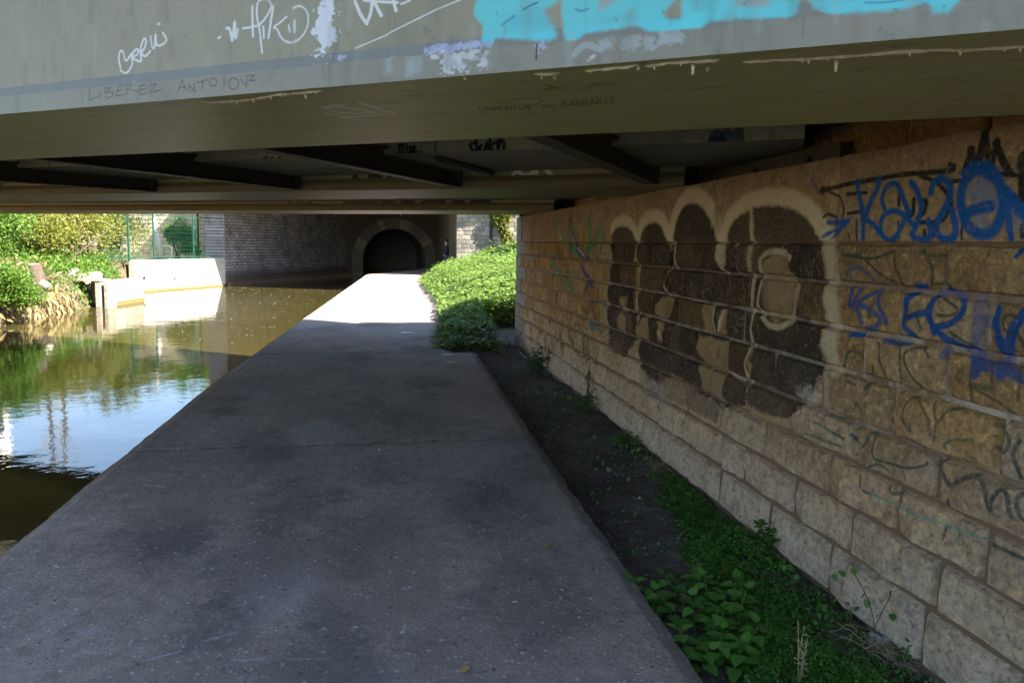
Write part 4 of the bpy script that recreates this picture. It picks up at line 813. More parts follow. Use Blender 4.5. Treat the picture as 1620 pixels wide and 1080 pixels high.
# low wall, concrete pillar with slot, rubble
lw = empty('low_canal_wall', (-9.7, 27.3, -.9), label='low white concrete quay wall right of the brown concrete pillar', cat='wall')
q0, q1 = atz(172, 485, WZ), atz(217, 478, WZ); qd = (q1-q0)/np.linalg.norm(q1-q0); qn = np.array([qd[1], -qd[0], 0])
LQ = np.linalg.norm(q1-q0)
for a0, a1 in ((0, LQ*.55), (LQ*.55+.015, LQ*1.25)):
    mb = MB(); wbox(mb, q0, qd, qn, a0, a1, -.5, 0, WZ+.14, .0); mb.build('wall_panel', M['oldwhite'], lw)
mb = MB(); wbox(mb, q0, qd, qn, 0, LQ*1.25, -.5, .04, WZ-.5, WZ+.135); mb.build('algae_plinth', M['algae'], lw)
pp = empty('slotted_pillar', atz(150, 487, WZ), label='brown and white concrete sluice pillar with a dark vertical slot at the canal edge', cat='pillar')
a, b_ = atz(133, 486, WZ), atz(171, 487, WZ); pdv = (b_-a)/np.linalg.norm(b_-a); pn = np.array([pdv[1], -pdv[0], 0]); LP = np.linalg.norm(b_-a)
for nm, f0, f1, mt, tz in (('pillar_face', 0, .5, 'brown', -.40), ('pillar_edge', .5, .70, 'oldwhite', 0), ('slot', .70, .86, 'brown', -.35), ('pillar_edge', .86, 1.0, 'oldwhite', 0)):
    mb = MB(); wbox(mb, a, pdv, pn, LP*f0+.003, LP*f1-.003, -.5, tz, WZ-.4, .02); mb.build(nm, M[mt], pp)
mb = MB(); wbox(mb, a, pdv, pn, -.35, LP*.74, -.55, .03, .023, .10); mb.build('pillar_cap', M['oldwhite'], pp)
rck = block_mesh  # irregular lumps
def rock(name, p, sc, mat, seed, label, group='broken concrete lumps at the canal edge'):
    bm = bmesh.new(); bmesh.ops.create_icosphere(bm, subdivisions=3, radius=1); r = np.random.RandomState(seed); ph = r.rand(6)*6
    for v in bm.verts:
        c_ = v.co; k_ = 1+.18*math.sin(c_.x*3+ph[0])+.15*math.sin(c_.y*4+ph[1])+.12*math.sin(c_.z*5+ph[2]+c_.x*3)
        m_ = max(abs(c_.x), abs(c_.y), abs(c_.z)); c_ *= k_*(.6+.4/m_); v.co = Vector((c_.x*sc[0], c_.y*sc[1], c_.z*sc[2]))
    me = bpy.data.meshes.new(name); bm.to_mesh(me); bm.free(); me.materials.append(mat)
    o = bpy.data.objects.new(name, me); COL.objects.link(o); o.location = p; o.rotation_euler = (r.rand()*.5, r.rand()*.4, r.rand()*6)
    return setp(o, label, 'rubble' if group else 'stone', group)
for i, (px, py, s_, lb) in enumerate([(112, 440, .32, 'white broken concrete lump highest in the heap left of the pillar'), (124, 457, .40, 'largest white concrete lump in the heap touching the pillar'), (113, 462, .30, 'white concrete lump left side of the heap by the canal'),
                                      (126, 478, .30, 'white concrete lump at the waterline beside the pillar'), (108, 478, .22, 'small pale concrete lump at the waterline furthest from the pillar'), (140, 440, .30, 'flat white concrete lump lying on top of the pillar back')]):
    p = onp(px, py, (0, 27.0+.1*i, 0), (0, 1, 0)); rock('concrete_lump', p, (s_*1.2, s_, s_*.7), M['oldwhite'], 40+i, lb)
# tree stump
def stump():
    base = onp(62, 470, (0, 23.3, 0), (0, 1, 0)); top = onp(55, 418, (0, 23.3, 0), (0, 1, 0)); e = empty('tree_stump', base, label='broken grey-brown tree stump leaning out of the left bank', cat='stump')
    mb = MB(); mb.tube([base-(0, 0, .3), base*.6+top*.4+(.05, 0, 0), top], [.26, .20, .17], 10); mb.build('trunk', M['bark'], e, smooth=True)
    p = base*.5+top*.5; mb = MB(); mb.tube([p, p+(.28, -.1, -.12), p+(.36, -.12, -.16)], [.13, .11, .09], 8); mb.build('cut_limb', M['pale_bark'], e, smooth=True)
    mb = MB(); mb.tube([top, top+(0, 0, .02)], [.165, .15], 10); mb.build('cut_top', M['pale_bark'], e)
stump()
# fence on the white wall
fe = empty('mesh_fence', (-10, 36, .55), label='tall green welded mesh fence standing on the white retaining wall', cat='fence')
FZ0, FZ1 = .55, 2.70
tl = []
for px in (357, 306, 243, 203, 138):
    p = onp(px, 380, W0-WN*.15, WN); a = (p-W0) @ WD; tl.append(a)
base = W0-WN*.15
for a in tl:
    mb = MB(); wbox(mb, base, WD, WN, a-.028, a+.028, -.028, .028, FZ0-.05, FZ1); mb.build('post', M['fence'], fe)
tl = sorted(tl)
for a0, a1 in zip(tl[:-1], tl[1:]):
    for z in (FZ0+.12, FZ1-.08):
        mb = MB(); wbox(mb, base, WD, WN, a0+.04, a1-.04, -.012, .012, z-.02, z+.02); mb.build('rail', M['fence'], fe)
    mb = MB()
    for z in np.arange(FZ0+.25, FZ1-.1, .2): wbox(mb, base, WD, WN, a0+.04, a1-.04, -.003, .003, z-.004, z+.004)
    for a in np.arange(a0+.1, a1-.05, .10): wbox(mb, base, WD, WN, a-.0025, a+.0025, .0035, .009, FZ0+.1, FZ1-.05)
    mb.build('wire_panel', M['fence'], fe, kind='stuff')
# dark post and bent white handrail behind the fence, pale trunk
p0 = onp(314, 395, (0, 40.5, 0), (0, 1, 0)); mb = MB(); mb.tube([(p0[0], p0[1], .35), (p0[0], p0[1], 3.2)], .06, 8); mb.build('lamp_post', M['pipe'], label='thin dark post behind the green fence near the stone wall', cat='post')
mb = MB(); q = [onp(x, y, (0, 38.6, 0), (0, 1, 0)) for x, y in ((258, 389), (268, 389), (272, 392), (272, 402), (268, 410))]; mb.tube(q, .035, 6); mb.build('handrail', M['galv'], label='small bent white handrail beside the pale leaning trunk', cat='handrail')
# stone garden wall behind the fence
gw = empty('garden_wall', (-10, 43, .4), label='tan coursed stone wall behind the green mesh fence', cat='wall')
gm = [block_mesh('stone_block', M['garden_stone'], 260+i, bulge=.01, rough=.006) for i in range(4)]
G0, G1_ = np.array([-15.3, 43.6, 0]), np.array([-8.3, 39.6, 0]); gd = (G1_-G0)/np.linalg.norm(G1_-G0); gth = math.atan2(gd[1], gd[0])+math.pi; LG = np.linalg.norm(G1_-G0)
for k_ in range(14):
    a = (k_ % 2)*.3
    while a < LG:
        L = min(rs.uniform(.5, .8), LG-a)
        if L < .15: break
        p = G0+gd*(a+L); place(gm[rs.randrange(4)], 'stone_block', gw, (p[0], p[1], .4+k_*.24), gth, L, .24, .012); a += L
gn = np.array([gd[1], -gd[0], 0]); mb = MB(); wbox(mb, G0, gd, gn, 0, LG, -.4, -.018 if gn[1] < 0 else .4, .2, 3.75); mb.build('wall_core', M['far_mortar'], gw)

# ================================================================== second bridge, brick wall, arch
AY = 50.0
FA, FB = np.array([-8.45, 38.36, 0]), np.array([-2.55, 50.6, 0]); fd = (FB-FA)/np.linalg.norm(FB-FA); fn = np.array([fd[1], -fd[0], 0]); LF = np.linalg.norm(FB-FA)
bw_ = empty('brick_canal_wall', FA, label='long shaded brick wall rising from the canal under the second bridge', cat='wall')
mb = MB(); wbox(mb, FA, fd, fn, 0, LF+.3, -1.2, 0, -.42, 6.0); mb.build('brick_face', M['brick'], bw_)
mb = MB(); wbox(mb, FA, fd, fn, 0, LF+.3, -1.0, .14, -1.6, -.425); mb.build('stone_base', M['brown'], bw_)
mb = MB(); wbox(mb, FA, fd, fn, 0, LF+.3, -1.0, .30, -1.6, -.74); mb.build('footing_ledge', M['brown'], bw_)
p = onp(400, 358, FA, fn); 
for px, py in ((400, 358), (409, 363)):
    p = onp(px, py, FA, fn); mb = MB(); mb.hexa([tuple(p+fd*a+fn*t+np.array([0, 0, z])) for z in (-.09, .09) for a, t in ((-.1, .002), (-.1, .03), (.1, .03), (.1, .002))]); mb.build('pale_patch', M['far_stone'], bw_)
b2 = empty('viaduct_bridge', (0, 42, 4), label='dark second bridge deck beyond the sunlit stretch of towpath', cat='bridge')
def line(x, y0=31.6, x0=3.4, s_=-.39): return y0+s_*(x-x0)
mb = MB(); v = [(-8.9, line(-8.9)), (9, line(9)), (9, 54), (-8.9, 54)]
mb.hexa([(*q, 4.0) for q in v]+[(*q, 5.0) for q in v]); mb.build('deck_slab', M['black'], b2)
mb = MB(); v = [(-8.9, line(-8.9)-.25), (9, line(9)-.25), (9, line(9)-.02), (-8.9, line(-8.9)-.02)]; mb.hexa([(*q, 4.05) for q in v]+[(*q, 5.4) for q in v]); mb.build('fascia_beam', M['spandrel'], b2)
# arch wall
aw = empty('arched_tunnel_wall', (.6, AY, -.9), label='dark stone tunnel arch where the canal disappears under the second bridge', cat='tunnel')
def axz(px, py, y=AY): q = onp(px, py, (0, y, 0), (0, 1, 0)); return q[0], q[2]
xo0, _ = axz(557, 430); xo1, zc = axz(690, 428); _, zt = axz(625, 345); xi0, _ = axz(574, 430); xi1, _ = axz(674, 430); _, zi = axz(625, 359)
xc = (xo0+xo1)/2; RO = (xo1-xo0)/2; RI = (xi1-xi0)/2; z_s = zt-RO; KZ = 1.0
nv = 22
for i in range(nv):
    a0, a1 = math.pi*i/nv+.004, math.pi*(i+1)/nv-.004; mb = MB()
    q = [(xc+r_*math.cos(a_), z_s+r_*math.sin(a_)) for a_ in (a0, a1) for r_ in (RI, RO)]
    y0, y1 = AY-.07, AY+.0; vs = [(x, y, z) for y in (y0, y1) for x, z in q]
    mb.add(vs, [(0, 1, 3, 2), (4, 6, 7, 5), (0, 4, 5, 1), (2, 3, 7, 6), (0, 2, 6, 4), (1, 5, 7, 3)]); mb.build('arch_stone', M['arch'], aw)
for i in range(5):
    for sd, xa, xb in ((0, xc-RO, xc-RI), (1, xc+RI, xc+RO)):
        z0 = z_s-(i+1)*(z_s+1.1)/5; mb = MB(); mb.box((xa, AY-.07, z0+.006), (xb, AY, z0+(z_s+1.1)/5-.006)); mb.build('jamb_stone', M['arch'], aw)
# spandrel around the ring
mb = MB(); ns = 24; vs = []
for i in range(ns+1):
    a_ = math.pi*i/ns; x, z = xc+(RI+.004)*math.cos(a_), z_s+(RI+.004)*math.sin(a_); vs += [(x, AY+.02, z), (x, AY+.02, 4.05)]
fs = [(2*i, 2*i+1, 2*i+3, 2*i+2) for i in range(ns)]; b0 = len(vs)
vs += [(xc+RI+.004, AY+.02, -1.6), (9, AY+.02, -1.6), (9, AY+.02, 4.05), (-14, AY+.02, -1.6), (xc-RI-.004, AY+.02, -1.6), (-14, AY+.02, 4.05)]
fs += [(b0, b0+1, b0+2, 1, 0), (b0+3, b0+4, 2*ns, 2*ns+1, b0+5)]
mb.add(vs, fs); vv = [(x, y+.4, z) for x, y, z in vs]; mb.add(vv, [f[::-1] for f in fs]); mb.build('spandrel', M['spandrel'], aw)
# tunnel barrel
mb = MB(); vs = []
pr_f = [(xc-RI-.01, -1.6)]+[(xc+(RI+.01)*math.cos(a_), z_s+(RI+.01)*math.sin(a_)) for a_ in np.linspace(math.pi, 0, 15)]+[(xc+RI+.01, -1.6)]
for y in (AY+.05, AY+16): vs += [(x, y, z) for x, z in pr_f]
n_ = len(pr_f); mb.add(vs, [(i, i+1, n_+i+1, n_+i) for i in range(n_-1)]+[tuple(range(n_, 2*n_))]); mb.build('vault', M['black'], aw)
# sunlit ashlar wing wall on the right
YW = 32.2
lwl = empty('ashlar_wing_wall', (5.5, YW, .3), label='pale coursed ashlar wall with drainpipe and ivy above the nettles', cat='wall')
xa = onp(722, 380, (0, YW, 0), (0, 1, 0))[0]; XB = 9.2
fm = [block_mesh('ashlar_block', M['far_stone'], 280+i, bulge=.012, rough=.006, nx=4, nz=3) for i in range(8)]
ATH = -math.radians(26.0); ad = np.array([math.cos(ATH), math.sin(ATH), 0]); an = np.array([ad[1], -ad[0], 0]); A0 = np.array([xa, YW, 0]); ALEN = 5.2
k_ = 0; z = -.1
while z < 3.6:
    hh = .205; x = 0; first = True
    while x < ALEN:
        L = rs.uniform(.3, .52)
        if first and k_ % 2: L = .25
        first = False; L = min(L, ALEN-x)
        if L < .08: break
        q = A0+ad*(x+L); place(fm[rs.randrange(8)], 'ashlar_block', lwl, (q[0], q[1], z), ATH+math.pi, L, hh, .009); x += L
    z += hh; k_ += 1
mb = MB(); wbox(mb, A0, ad, an, 0, ALEN, -.6, -.014, -.5, 5.2); mb.build('wall_core', M['far_mortar'], lwl)
mb = MB(); wbox(mb, A0, ad, an, 0, ALEN, -.5, .01, 3.62, 5.2); mb.build('upper_wall', M['far_stone'], lwl)
mb = MB(); mb.box((xa+.3, YW+.5, -.5), (xa+.8, AY, 4.0)); mb.build('side_wall', M['spandrel'], lwl)
pq = onp(776, 380, A0+an*.09, an)
mb = MB(); mb.tube([(pq[0], pq[1], .6), (pq[0], pq[1], 5.0)], .065, 8); pipe = mb.build('drainpipe', M['pipe'], label='black vertical drainpipe fixed to the pale ashlar wall', cat='drainpipe')
for z in (1.5, 2.9): mb = MB(); mb.tube([(pq[0], pq[1], z), (pq[0], pq[1], z+.06)], .08, 8); mb.build('pipe_bracket', M['pipe'], pipe)

# ================================================================== unseen block added to shade the near towpath; house behind the left bank
def building(name, x0, x1, y0, y1, z0, z1, label, cols=5, rows=3):
    e = empty(name, ((x0+x1)/2, (y0+y1)/2, z0), label=label, cat='building')
    mb = MB(); mb.box((x0, y0, z0), (x1, y1, z1)); mb.build('wall', M['render'], e)
    mb = MB(); mb.box((x0-.3, y0-.3, z1+.003), (x1+.3, y1+.3, z1+.3)); mb.build('roof', M['roof'], e)
    for r_ in range(rows):
        for c_ in range(cols):
            z = z0+1.0+r_*2.9
            if z+1.5 > z1: continue
            for face in ('x0', 'x1', 'y0', 'y1'):
                a0, a1 = (y0, y1) if face[0] == 'x' else (x0, x1); a = a0+(a1-a0)*(c_+.5)/cols; mb = MB(); mp = MB()
                if face[0] == 'x':
                    xx = x0 if face == 'x0' else x1; sg = -1 if face == 'x0' else 1
                    mb.box((min(xx+.004*sg, xx+.06*sg), a-.55, z), (max(xx+.004*sg, xx+.06*sg), a+.55, z+1.5)); mp.box((min(xx+.064*sg, xx+.07*sg), a-.45, z+.1), (max(xx+.064*sg, xx+.07*sg), a+.45, z+1.4))
                else:
                    yy = y0 if face == 'y0' else y1; sg = -1 if face == 'y0' else 1
                    mb.box((a-.55, min(yy+.004*sg, yy+.06*sg), z), (a+.55, max(yy+.004*sg, yy+.06*sg), z+1.5)); mp.box((a-.45, min(yy+.064*sg, yy+.07*sg), z+.1), (a+.45, max(yy+.064*sg, yy+.07*sg), z+1.4))
                f_ = mb.build('window', M['galv'], e); mp.build('pane', M['glass'], f_)
    return e
building('added_shade_block', 3.6, 13, -17, .2, 2.9, 12.5, 'added white rendered block above the wing wall, out of view, shading the near towpath')  # out of view, added to keep the sun off the near towpath
bx = ray(17, 700); hx = bx[0]*46/bx[1]
building('canal_house', hx-11, hx, 36, 46, .6, 15.5, 'tall white house behind the bushes of the left bank, mirrored in the canal', 4, 5)

# ================================================================== foliage
LEAF = {'flat': ([(0, 0, 0), (-.32, .45, .08), (0, 1, 0), (.32, .45, .08)], [(0, 3, 2), (0, 2, 1)]),
        'long': ([(0, 0, 0), (-.13, .4, .03), (0, 1, -.05), (.13, .4, .03)], [(0, 3, 2), (0, 2, 1)]),
        'nettle': ([(0, 0, 0), (-.22, .12, .05), (-.30, .32, .09), (-.20, .65, .06), (0, 1, -.06), (.20, .65, .06), (.30, .32, .09), (.22, .12, .05), (0, .35, 0)], [(0, 8, 1), (1, 8, 2), (2, 8, 3), (3, 8, 4), (4, 8, 5), (5, 8, 6), (6, 8, 7), (7, 8, 0)]),
        'round': ([(0, 0, 0), (-.32, .05, .04), (-.46, .38, .09), (-.30, .78, .06), (0, 1.02, -.03), (.30, .78, .06), (.46, .38, .09), (.32, .05, .04), (0, .4, 0)], [(0, 8, 1), (1, 8, 2), (2, 8, 3), (3, 8, 4), (4, 8, 5), (5, 8, 6), (6, 8, 7), (7, 8, 0)])}
def serrated():
    vs = [(0, 0, 0)]; L = 9; prof = [.0, .26, .36, .37, .34, .29, .22, .15, .07, 0]
    left = []; right = []; mid = []
    for i in range(1, L+1):
        t_ = i/L; w_ = prof[i]; vs.append((0, t_-.02, -.07*t_*t_)); mid.append(len(vs)-1)
        vs.append((-w_*1.0, t_-.055, .10*w_*2-.07*t_*t_)); left.append(len(vs)-1); vs.append((w_*1.0, t_-.055, .10*w_*2-.07*t_*t_)); right.append(len(vs)-1)
        vs.append((-w_*.80, t_-.015, .07*w_*2-.07*t_*t_)); left.append(len(vs)-1); vs.append((w_*.80, t_-.015, .07*w_*2-.07*t_*t_)); right.append(len(vs)-1)
    f = []
    m_ = [0]+mid; l = [0]+left; r = [0]+right
    for i in range(L):
        a, b_ = m_[i], m_[i+1]; f += [(a, b_, l[2*i+1], l[2*i])] if i else [(a, b_, l[1])]; f += [(b_, l[2*i+2], l[2*i+1])]
        f += [(b_, a, r[2*i], r[2*i+1])] if i else [(b_, a, r[1])]; f += [(r[2*i+2], b_, r[2*i+1])]
    return vs, f
LEAF['serr'] = serrated()
def leaves(name, P_, D_, size, mat, shape='flat', parent=None, up=.5, **k):
    """P_ n x 3 base points, D_ n x 3 directions"""
    P_ = np.asarray(P_, float); D_ = np.asarray(D_, float); n_ = len(P_); tv, tf = LEAF[shape]; tv = np.array(tv)
    D_ = D_/(np.linalg.norm(D_, axis=1)[:, None]+1e-9); r = RNG.randn(n_, 3)*(1-up)+np.array([0, 0, 1])*up*1.5
    Xa = np.cross(D_, r); Xa /= (np.linalg.norm(Xa, axis=1)[:, None]+1e-9); Za = np.cross(Xa, D_)
    sz = np.asarray(size) if hasattr(size, '__len__') else size*(.6+.8*RNG.rand(n_))
    V = P_[:, None, :]+sz[:, None, None]*(tv[None, :, 0, None]*Xa[:, None, :]+tv[None, :, 1, None]*D_[:, None, :]+tv[None, :, 2, None]*Za[:, None, :])
    V = V.reshape(-1, 3); nvt = len(tv)
    me = bpy.data.meshes.new(name); ls = [len(f) for f in tf]; fl = np.concatenate([np.array(f) for f in tf]); tot = sum(ls)
    me.vertices.add(len(V)); org = V.mean(0); me.vertices.foreach_set('co', (V-org).ravel())
    me.loops.add(tot*n_); me.loops.foreach_set('vertex_index', (fl[None]+np.arange(n_)[:, None]*nvt).ravel().astype(np.int32))
    st = np.concatenate([[0], np.cumsum(ls)[:-1]]); me.polygons.add(len(tf)*n_)
    me.polygons.foreach_set('loop_start', (st[None]+np.arange(n_)[:, None]*tot).ravel().astype(np.int32)); me.polygons.foreach_set('loop_total', np.tile(ls, n_).astype(np.int32))
    me.update(calc_edges=True); me.validate(); me.materials.append(mat)
    o = bpy.data.objects.new(name, me); COL.objects.link(o)
    if parent: o.parent = parent; o.location = Vector(org)-wloc(parent)
    else: o.location = org
    return setp(o, **k)
def blob_points(n, blobs):
    """points near the surface of lumpy ellipsoids: blobs = (centre, radii, weight)"""
    w_ = np.array([b_[2] for b_ in blobs], float); w_ /= w_.sum(); idx = RNG.choice(len(blobs), n, p=w_)
    C_ = np.array([b_[0] for b_ in blobs], float)[idx]; Rr = np.array([b_[1] for b_ in blobs], float)[idx]
    d_ = RNG.randn(n, 3); d_ /= np.linalg.norm(d_, axis=1)[:, None]; rad = (RNG.rand(n)**.45)*(1+.12*RNG.randn(n))
    return C_+d_*Rr*rad[:, None], d_
def bush(name, c_, R_b, n, mat, size, label, cat='bush', group=None, nb=16, stems=5, shape='flat', dead=0):
    c_ = np.array(c_, float); R_b = np.array(R_b, float); e = empty(name, c_-(0, 0, R_b[2]), label=label, cat=cat, group=group)
    bl = []
    for i in range(nb):
        d_ = RNG.randn(3); d_ /= np.linalg.norm(d_); d_[2] = abs(d_[2])*1.0-.25; q = c_+d_*R_b*RNG.uniform(.35, .8); s_ = RNG.uniform(.25, .5); bl.append((q, R_b*s_*np.array([1, 1, .9]), s_))
    P_, d_ = blob_points(n, bl); D_ = d_*.7+RNG.randn(n, 3)*.5+np.array([0, 0, .25])
    leaves('foliage', P_, D_, size, mat, shape, e, up=.45)
    for i in range(stems):
        b0 = c_-(RNG.uniform(-.3, .3)*R_b[0], RNG.uniform(-.3, .3)*R_b[1], R_b[2]*1.02); t_ = bl[i % nb][0]; m_ = MB(); m_.tube([b0, (b0+t_)/2+RNG.randn(3)*.08, t_], [.03*R_b[2]+.008, .02*R_b[2]+.004, .006], 6); m_.build('stem', M['bark'], e, smooth=True)
    if dead:
        m_ = MB()
        for i in range(dead):
            b0 = c_+RNG.randn(3)*R_b*.35; d2 = RNG.randn(3); d2[2] = abs(d2[2])+.6; d2 /= np.linalg.norm(d2); L = RNG.uniform(.4, 1.0)*R_b[2]; m_.tube([b0, b0+d2*L*.5+RNG.randn(3)*.05, b0+d2*L], [.012, .008, .003], 4)
        m_.build('dry_twigs', M['twig'], e, kind='stuff')
    return e
def pw(px, py, y): return onp(px, py, (0, y, 0), (0, 1, 0))
# left bank planting
bush('leafy_bush', pw(2, 455, 20.8)+(-.3, 0, -.1), (1.25, 1.3, .95), 15000, M['l_green'], .085, 'bright green bush overhanging the water at the left edge', nb=22)
bush('leafy_bush', pw(-40, 380, 25), (2.2, 2.0, 1.9), 13000, M['l_green'], .10, 'green bush rising behind the overhanging one at the left edge', nb=22)
bush('spring_shrub', pw(40, 370, 28)+(0, 0, .1), (2.0, 1.4, 1.9), 15000, M['l_spring'], .085, 'tall yellow-green shrub in front of the white house', dead=30, nb=26)
bush('spring_shrub', pw(105, 365, 30.5), (1.9, 1.4, 1.9), 14000, M['l_spring'], .085, 'yellow-green shrub behind the tree stump and the diagonal branch', dead=30, nb=26)
bush('spring_shrub', pw(170, 362, 39), (2.0, 1.2, 2.2), 13000, M['l_spring'], .10, 'yellow-green shrub left of the first full fence panel', dead=24, nb=24)
bush('hedge_bush', pw(215, 345, 46), (2.6, 1.2, 2.4), 8000, M['l_dark'], .13, 'dark green bush behind the yellow shrub and the fence', nb=18)
bush('hedge_bush', pw(283, 372, 39.6), (.95, .7, 1.25), 6500, M['l_green'], .085, 'green bush behind the fence right of the pale leaning trunk', nb=16, dead=6)
bush('hedge_bush', pw(300, 398, 39.4), (.6, .5, .5), 2500, M['l_green'], .075, 'small green bush low behind the fence next to the post', nb=10)
bush('hedge_bush', pw(345, 350, 50), (3.2, 1.2, 3.0), 6000, M['l_dark'], .16, 'dark tree crown above the tan stone wall', nb=18)
for i, (px, yy, hz, rx) in enumerate([(-60, 47, 4.2, 4.2), (70, 49, 3.6, 4.0), (170, 52, 5.8, 4.0), (275, 54, 5.6, 4.0), (390, 58, 7.0, 5.0)]):
    bush('background_tree', (pw(px, 380, yy)[0], yy, hz*.62), (rx, 2.2, hz), 9000 if i < 2 else 15000, M['l_green' if i % 2 else 'l_spring'], .30 if i < 2 else .42, ['broad yellow-green tree far behind the left edge shrubs', 'green tree far behind the white house shrubs', 'yellow-green tree far behind the first fence post', 'green tree far behind the pale leaning trunk', 'yellow-green tree far behind the brick canal wall'][i], cat='tree', group='trees closing the view behind the left bank', nb=44)
# undergrowth between the shrubs and the water
def left_cover(n, x0, x1, y0, y1, h):
    X = RNG.uniform(x0, x1, n); Y = RNG.uniform(y0, y1, n); ok = (xe(Y)-X) > .15; X, Y = X[ok], Y[ok]; Zz = f_left(X, Y); return np.dstack([X, Y, Zz+RNG.rand(len(X))**1.3*h])[0]
Q = left_cover(26000, -15.5, -9.6, 21.0, 34, .55); leaves('undergrowth', Q, RNG.randn(len(Q), 3)*.6+(.1, -.2, .8), .10, M['l_green'], 'flat', kind='stuff')
Q = left_cover(2600, -13.5, -10.2, 21.0, 25.3, .5); leaves('dry_grass', Q, RNG.randn(len(Q), 3)*.5+(.2, -.3, .3), .22, M['l_dry'], 'long', kind='stuff')
Q = []
for i in range(800):
    y = RNG.uniform(20.5, 25.0); x = xe(y)+RNG.uniform(-.25, .25); Q.append((x, y, WZ+RNG.uniform(.02, .75)))
leaves('hanging_roots', Q, RNG.randn(len(Q), 3)*.35+(.15, -.15, -.8), .28, M['l_dry'], 'long', kind='stuff')
# bulrush-dry branch leaning, pale trunk, bare tree seen in the water
mb = MB(); mb.tube([pw(100, 418, 28), pw(140, 388, 29), pw(182, 356, 30)], [.035, .025, .012], 6); mb.build('fallen_branch', M['bark'], label='long bare branch leaning diagonally across the shrubs', cat='branch', smooth=True)
tr = empty('leaning_tree', pw(256, 405, 38.9), label='pale leaning tree trunk just behind the green fence', cat='tree')
mb = MB(); mb.tube([pw(256, 407, 38.9), pw(252, 385, 38.9), pw(247, 362, 38.9), pw(242, 335, 38.9), pw(238, 280, 38.9)], [.17, .14, .12, .08, .03], 8); mb.build('trunk', M['pale_bark'], tr, smooth=True)
P_, d_ = blob_points(2600, [(pw(238, 300, 38.9), (1.0, .8, .9), 1), (pw(225, 320, 38.9), (.7, .6, .5), .6), (pw(255, 315, 38.9), (.7, .6, .5), .6)]); leaves('crown', P_, d_+RNG.randn(2600, 3)*.5, .11, M['l_spring'], 'flat', tr)
def bare_tree(p, h, label, seed):
    r = np.random.RandomState(seed); e = empty('bare_tree', p, label=label, cat='tree', group='tall bare trees behind the left bank'); p = np.array(p, float)
    mb = MB(); mb.tube([p, p+(.1, 0, h*.5), p+(0, 0, h)], [.08, .06, .015], 7); mb.build('trunk', M['bark'], e, smooth=True); mb = MB()
    for i in range(34):
        z = h*r.uniform(.3, .95); b0 = p+(0, 0, z); a_ = r.rand()*6.28; L = (h-z)*.35+.4; d2 = np.array([math.cos(a_), math.sin(a_), 1.3]); mb.tube([b0, b0+d2*L*.4, b0+d2*L*.7+r.randn(3)*.1], [.014, .008, .003], 4)
    mb.build('crown', M['twig'], e)
bare_tree((pw(62, 380, 34)[0], 34, .5), 11, 'slender bare tree nearest the white house, mirrored in the water', 3); bare_tree((pw(84, 380, 35)[0], 35, .5), 9.5, 'shorter bare tree right of the slender one, mirrored in the water', 4)
mb = MB(); p = pw(136, 378, 34); mb.hexa([tuple(p+np.array([a, t, z])) for z in (-.28, .22) for a, t in ((-.27, 0), (.27, 0), (.27, .5), (-.27, .5))]); cb = mb.build('stone_post', M['oldwhite'], label='small pale stone gate post among the shrubs', cat='post')
mb = MB(); mb.hexa([tuple(p+np.array([a, t, z])) for z in (.223, .30) for a, t in ((-.31, -.03), (.31, -.03), (.31, .53), (-.31, .53))]); mb.build('cap_stone', M['white'], cb)
mb = MB(); mb.hexa([tuple(np.array([p[0]+a, p[1]+t, z])) for z in (.2, p[2]-.283) for a, t in ((-.25, .02), (.25, .02), (.25, .48), (-.25, .48))]); mb.build('post_shaft', M['brown'], cb)
# nettle bed on the right bank
def bed_edge(Y): return np.interp(Y, [10.4, 11.2, 12, 14, 16.5, 19.5, 22.5, 28, 33], [.74, .78, .90, 1.10, 1.25, 1.30, 1.27, 1.32, 1.7])
def soilz(X, Y): return f_soil(X, Y)
def nettles(n, y0, y1, xmax, hmin, hmax, size, name, label, group, mat='l_nettle', shape='nettle', cond=None):
    Y = RNG.uniform(y0, y1, n); X = bed_edge(Y)+(RNG.rand(n)**.8)*(xmax-bed_edge(Y)); 
    ok = ~((Y < 13.2+.5*lump(X, Y, 1.1, 4)) & (X > 1.78+.1*lump(X, Y, 2, 1)))
    if cond is not None: ok &= cond(X, Y)
    X, Y = X[ok], Y[ok]; top = (hmin+(hmax-hmin)*(.5+.5*np.clip(lump(X, Y, .9, 7), -1, 1)))*(.86+.24*lump(X, Y, 3.3, 5))+.22*(RNG.rand(n)[ok] > .93)*RNG.rand(n)[ok]+.20*(lump(X, Y, 7.3, 2) > .7); ed = np.clip((X-bed_edge(Y))/1.1+.30, .3, 1)*np.clip((Y-10.3)/3.2+.22, .22, 1)
    h = top*ed*(1-RNG.rand(len(X))**2.2*.85); Q = np.dstack([X-.08*(RNG.rand(len(X))), Y, soilz(X, Y)+h])[0]
    a_ = RNG.rand(len(X))*6.28; D_ = np.dstack([np.cos(a_), np.sin(a_), RNG.uniform(-.5, .35, len(X))])[0]
    return leaves(name, Q, D_, size, M[mat], shape, up=.75, kind='stuff')
nettles(26000, 10.3, 16, 4.2, .55, .85, .095, 'nettle_bed_near', None, None, 'l_nettle', 'nettle')
nettles(34000, 15.5, 26, 5.2, .58, .88, .10, 'nettle_bed', None, None, 'l_nettle', 'flat')
nettles(24000, 25, 31.0, 7.5, .45, .75, .12, 'nettle_bed_far', None, None, 'l_nettle', 'flat')
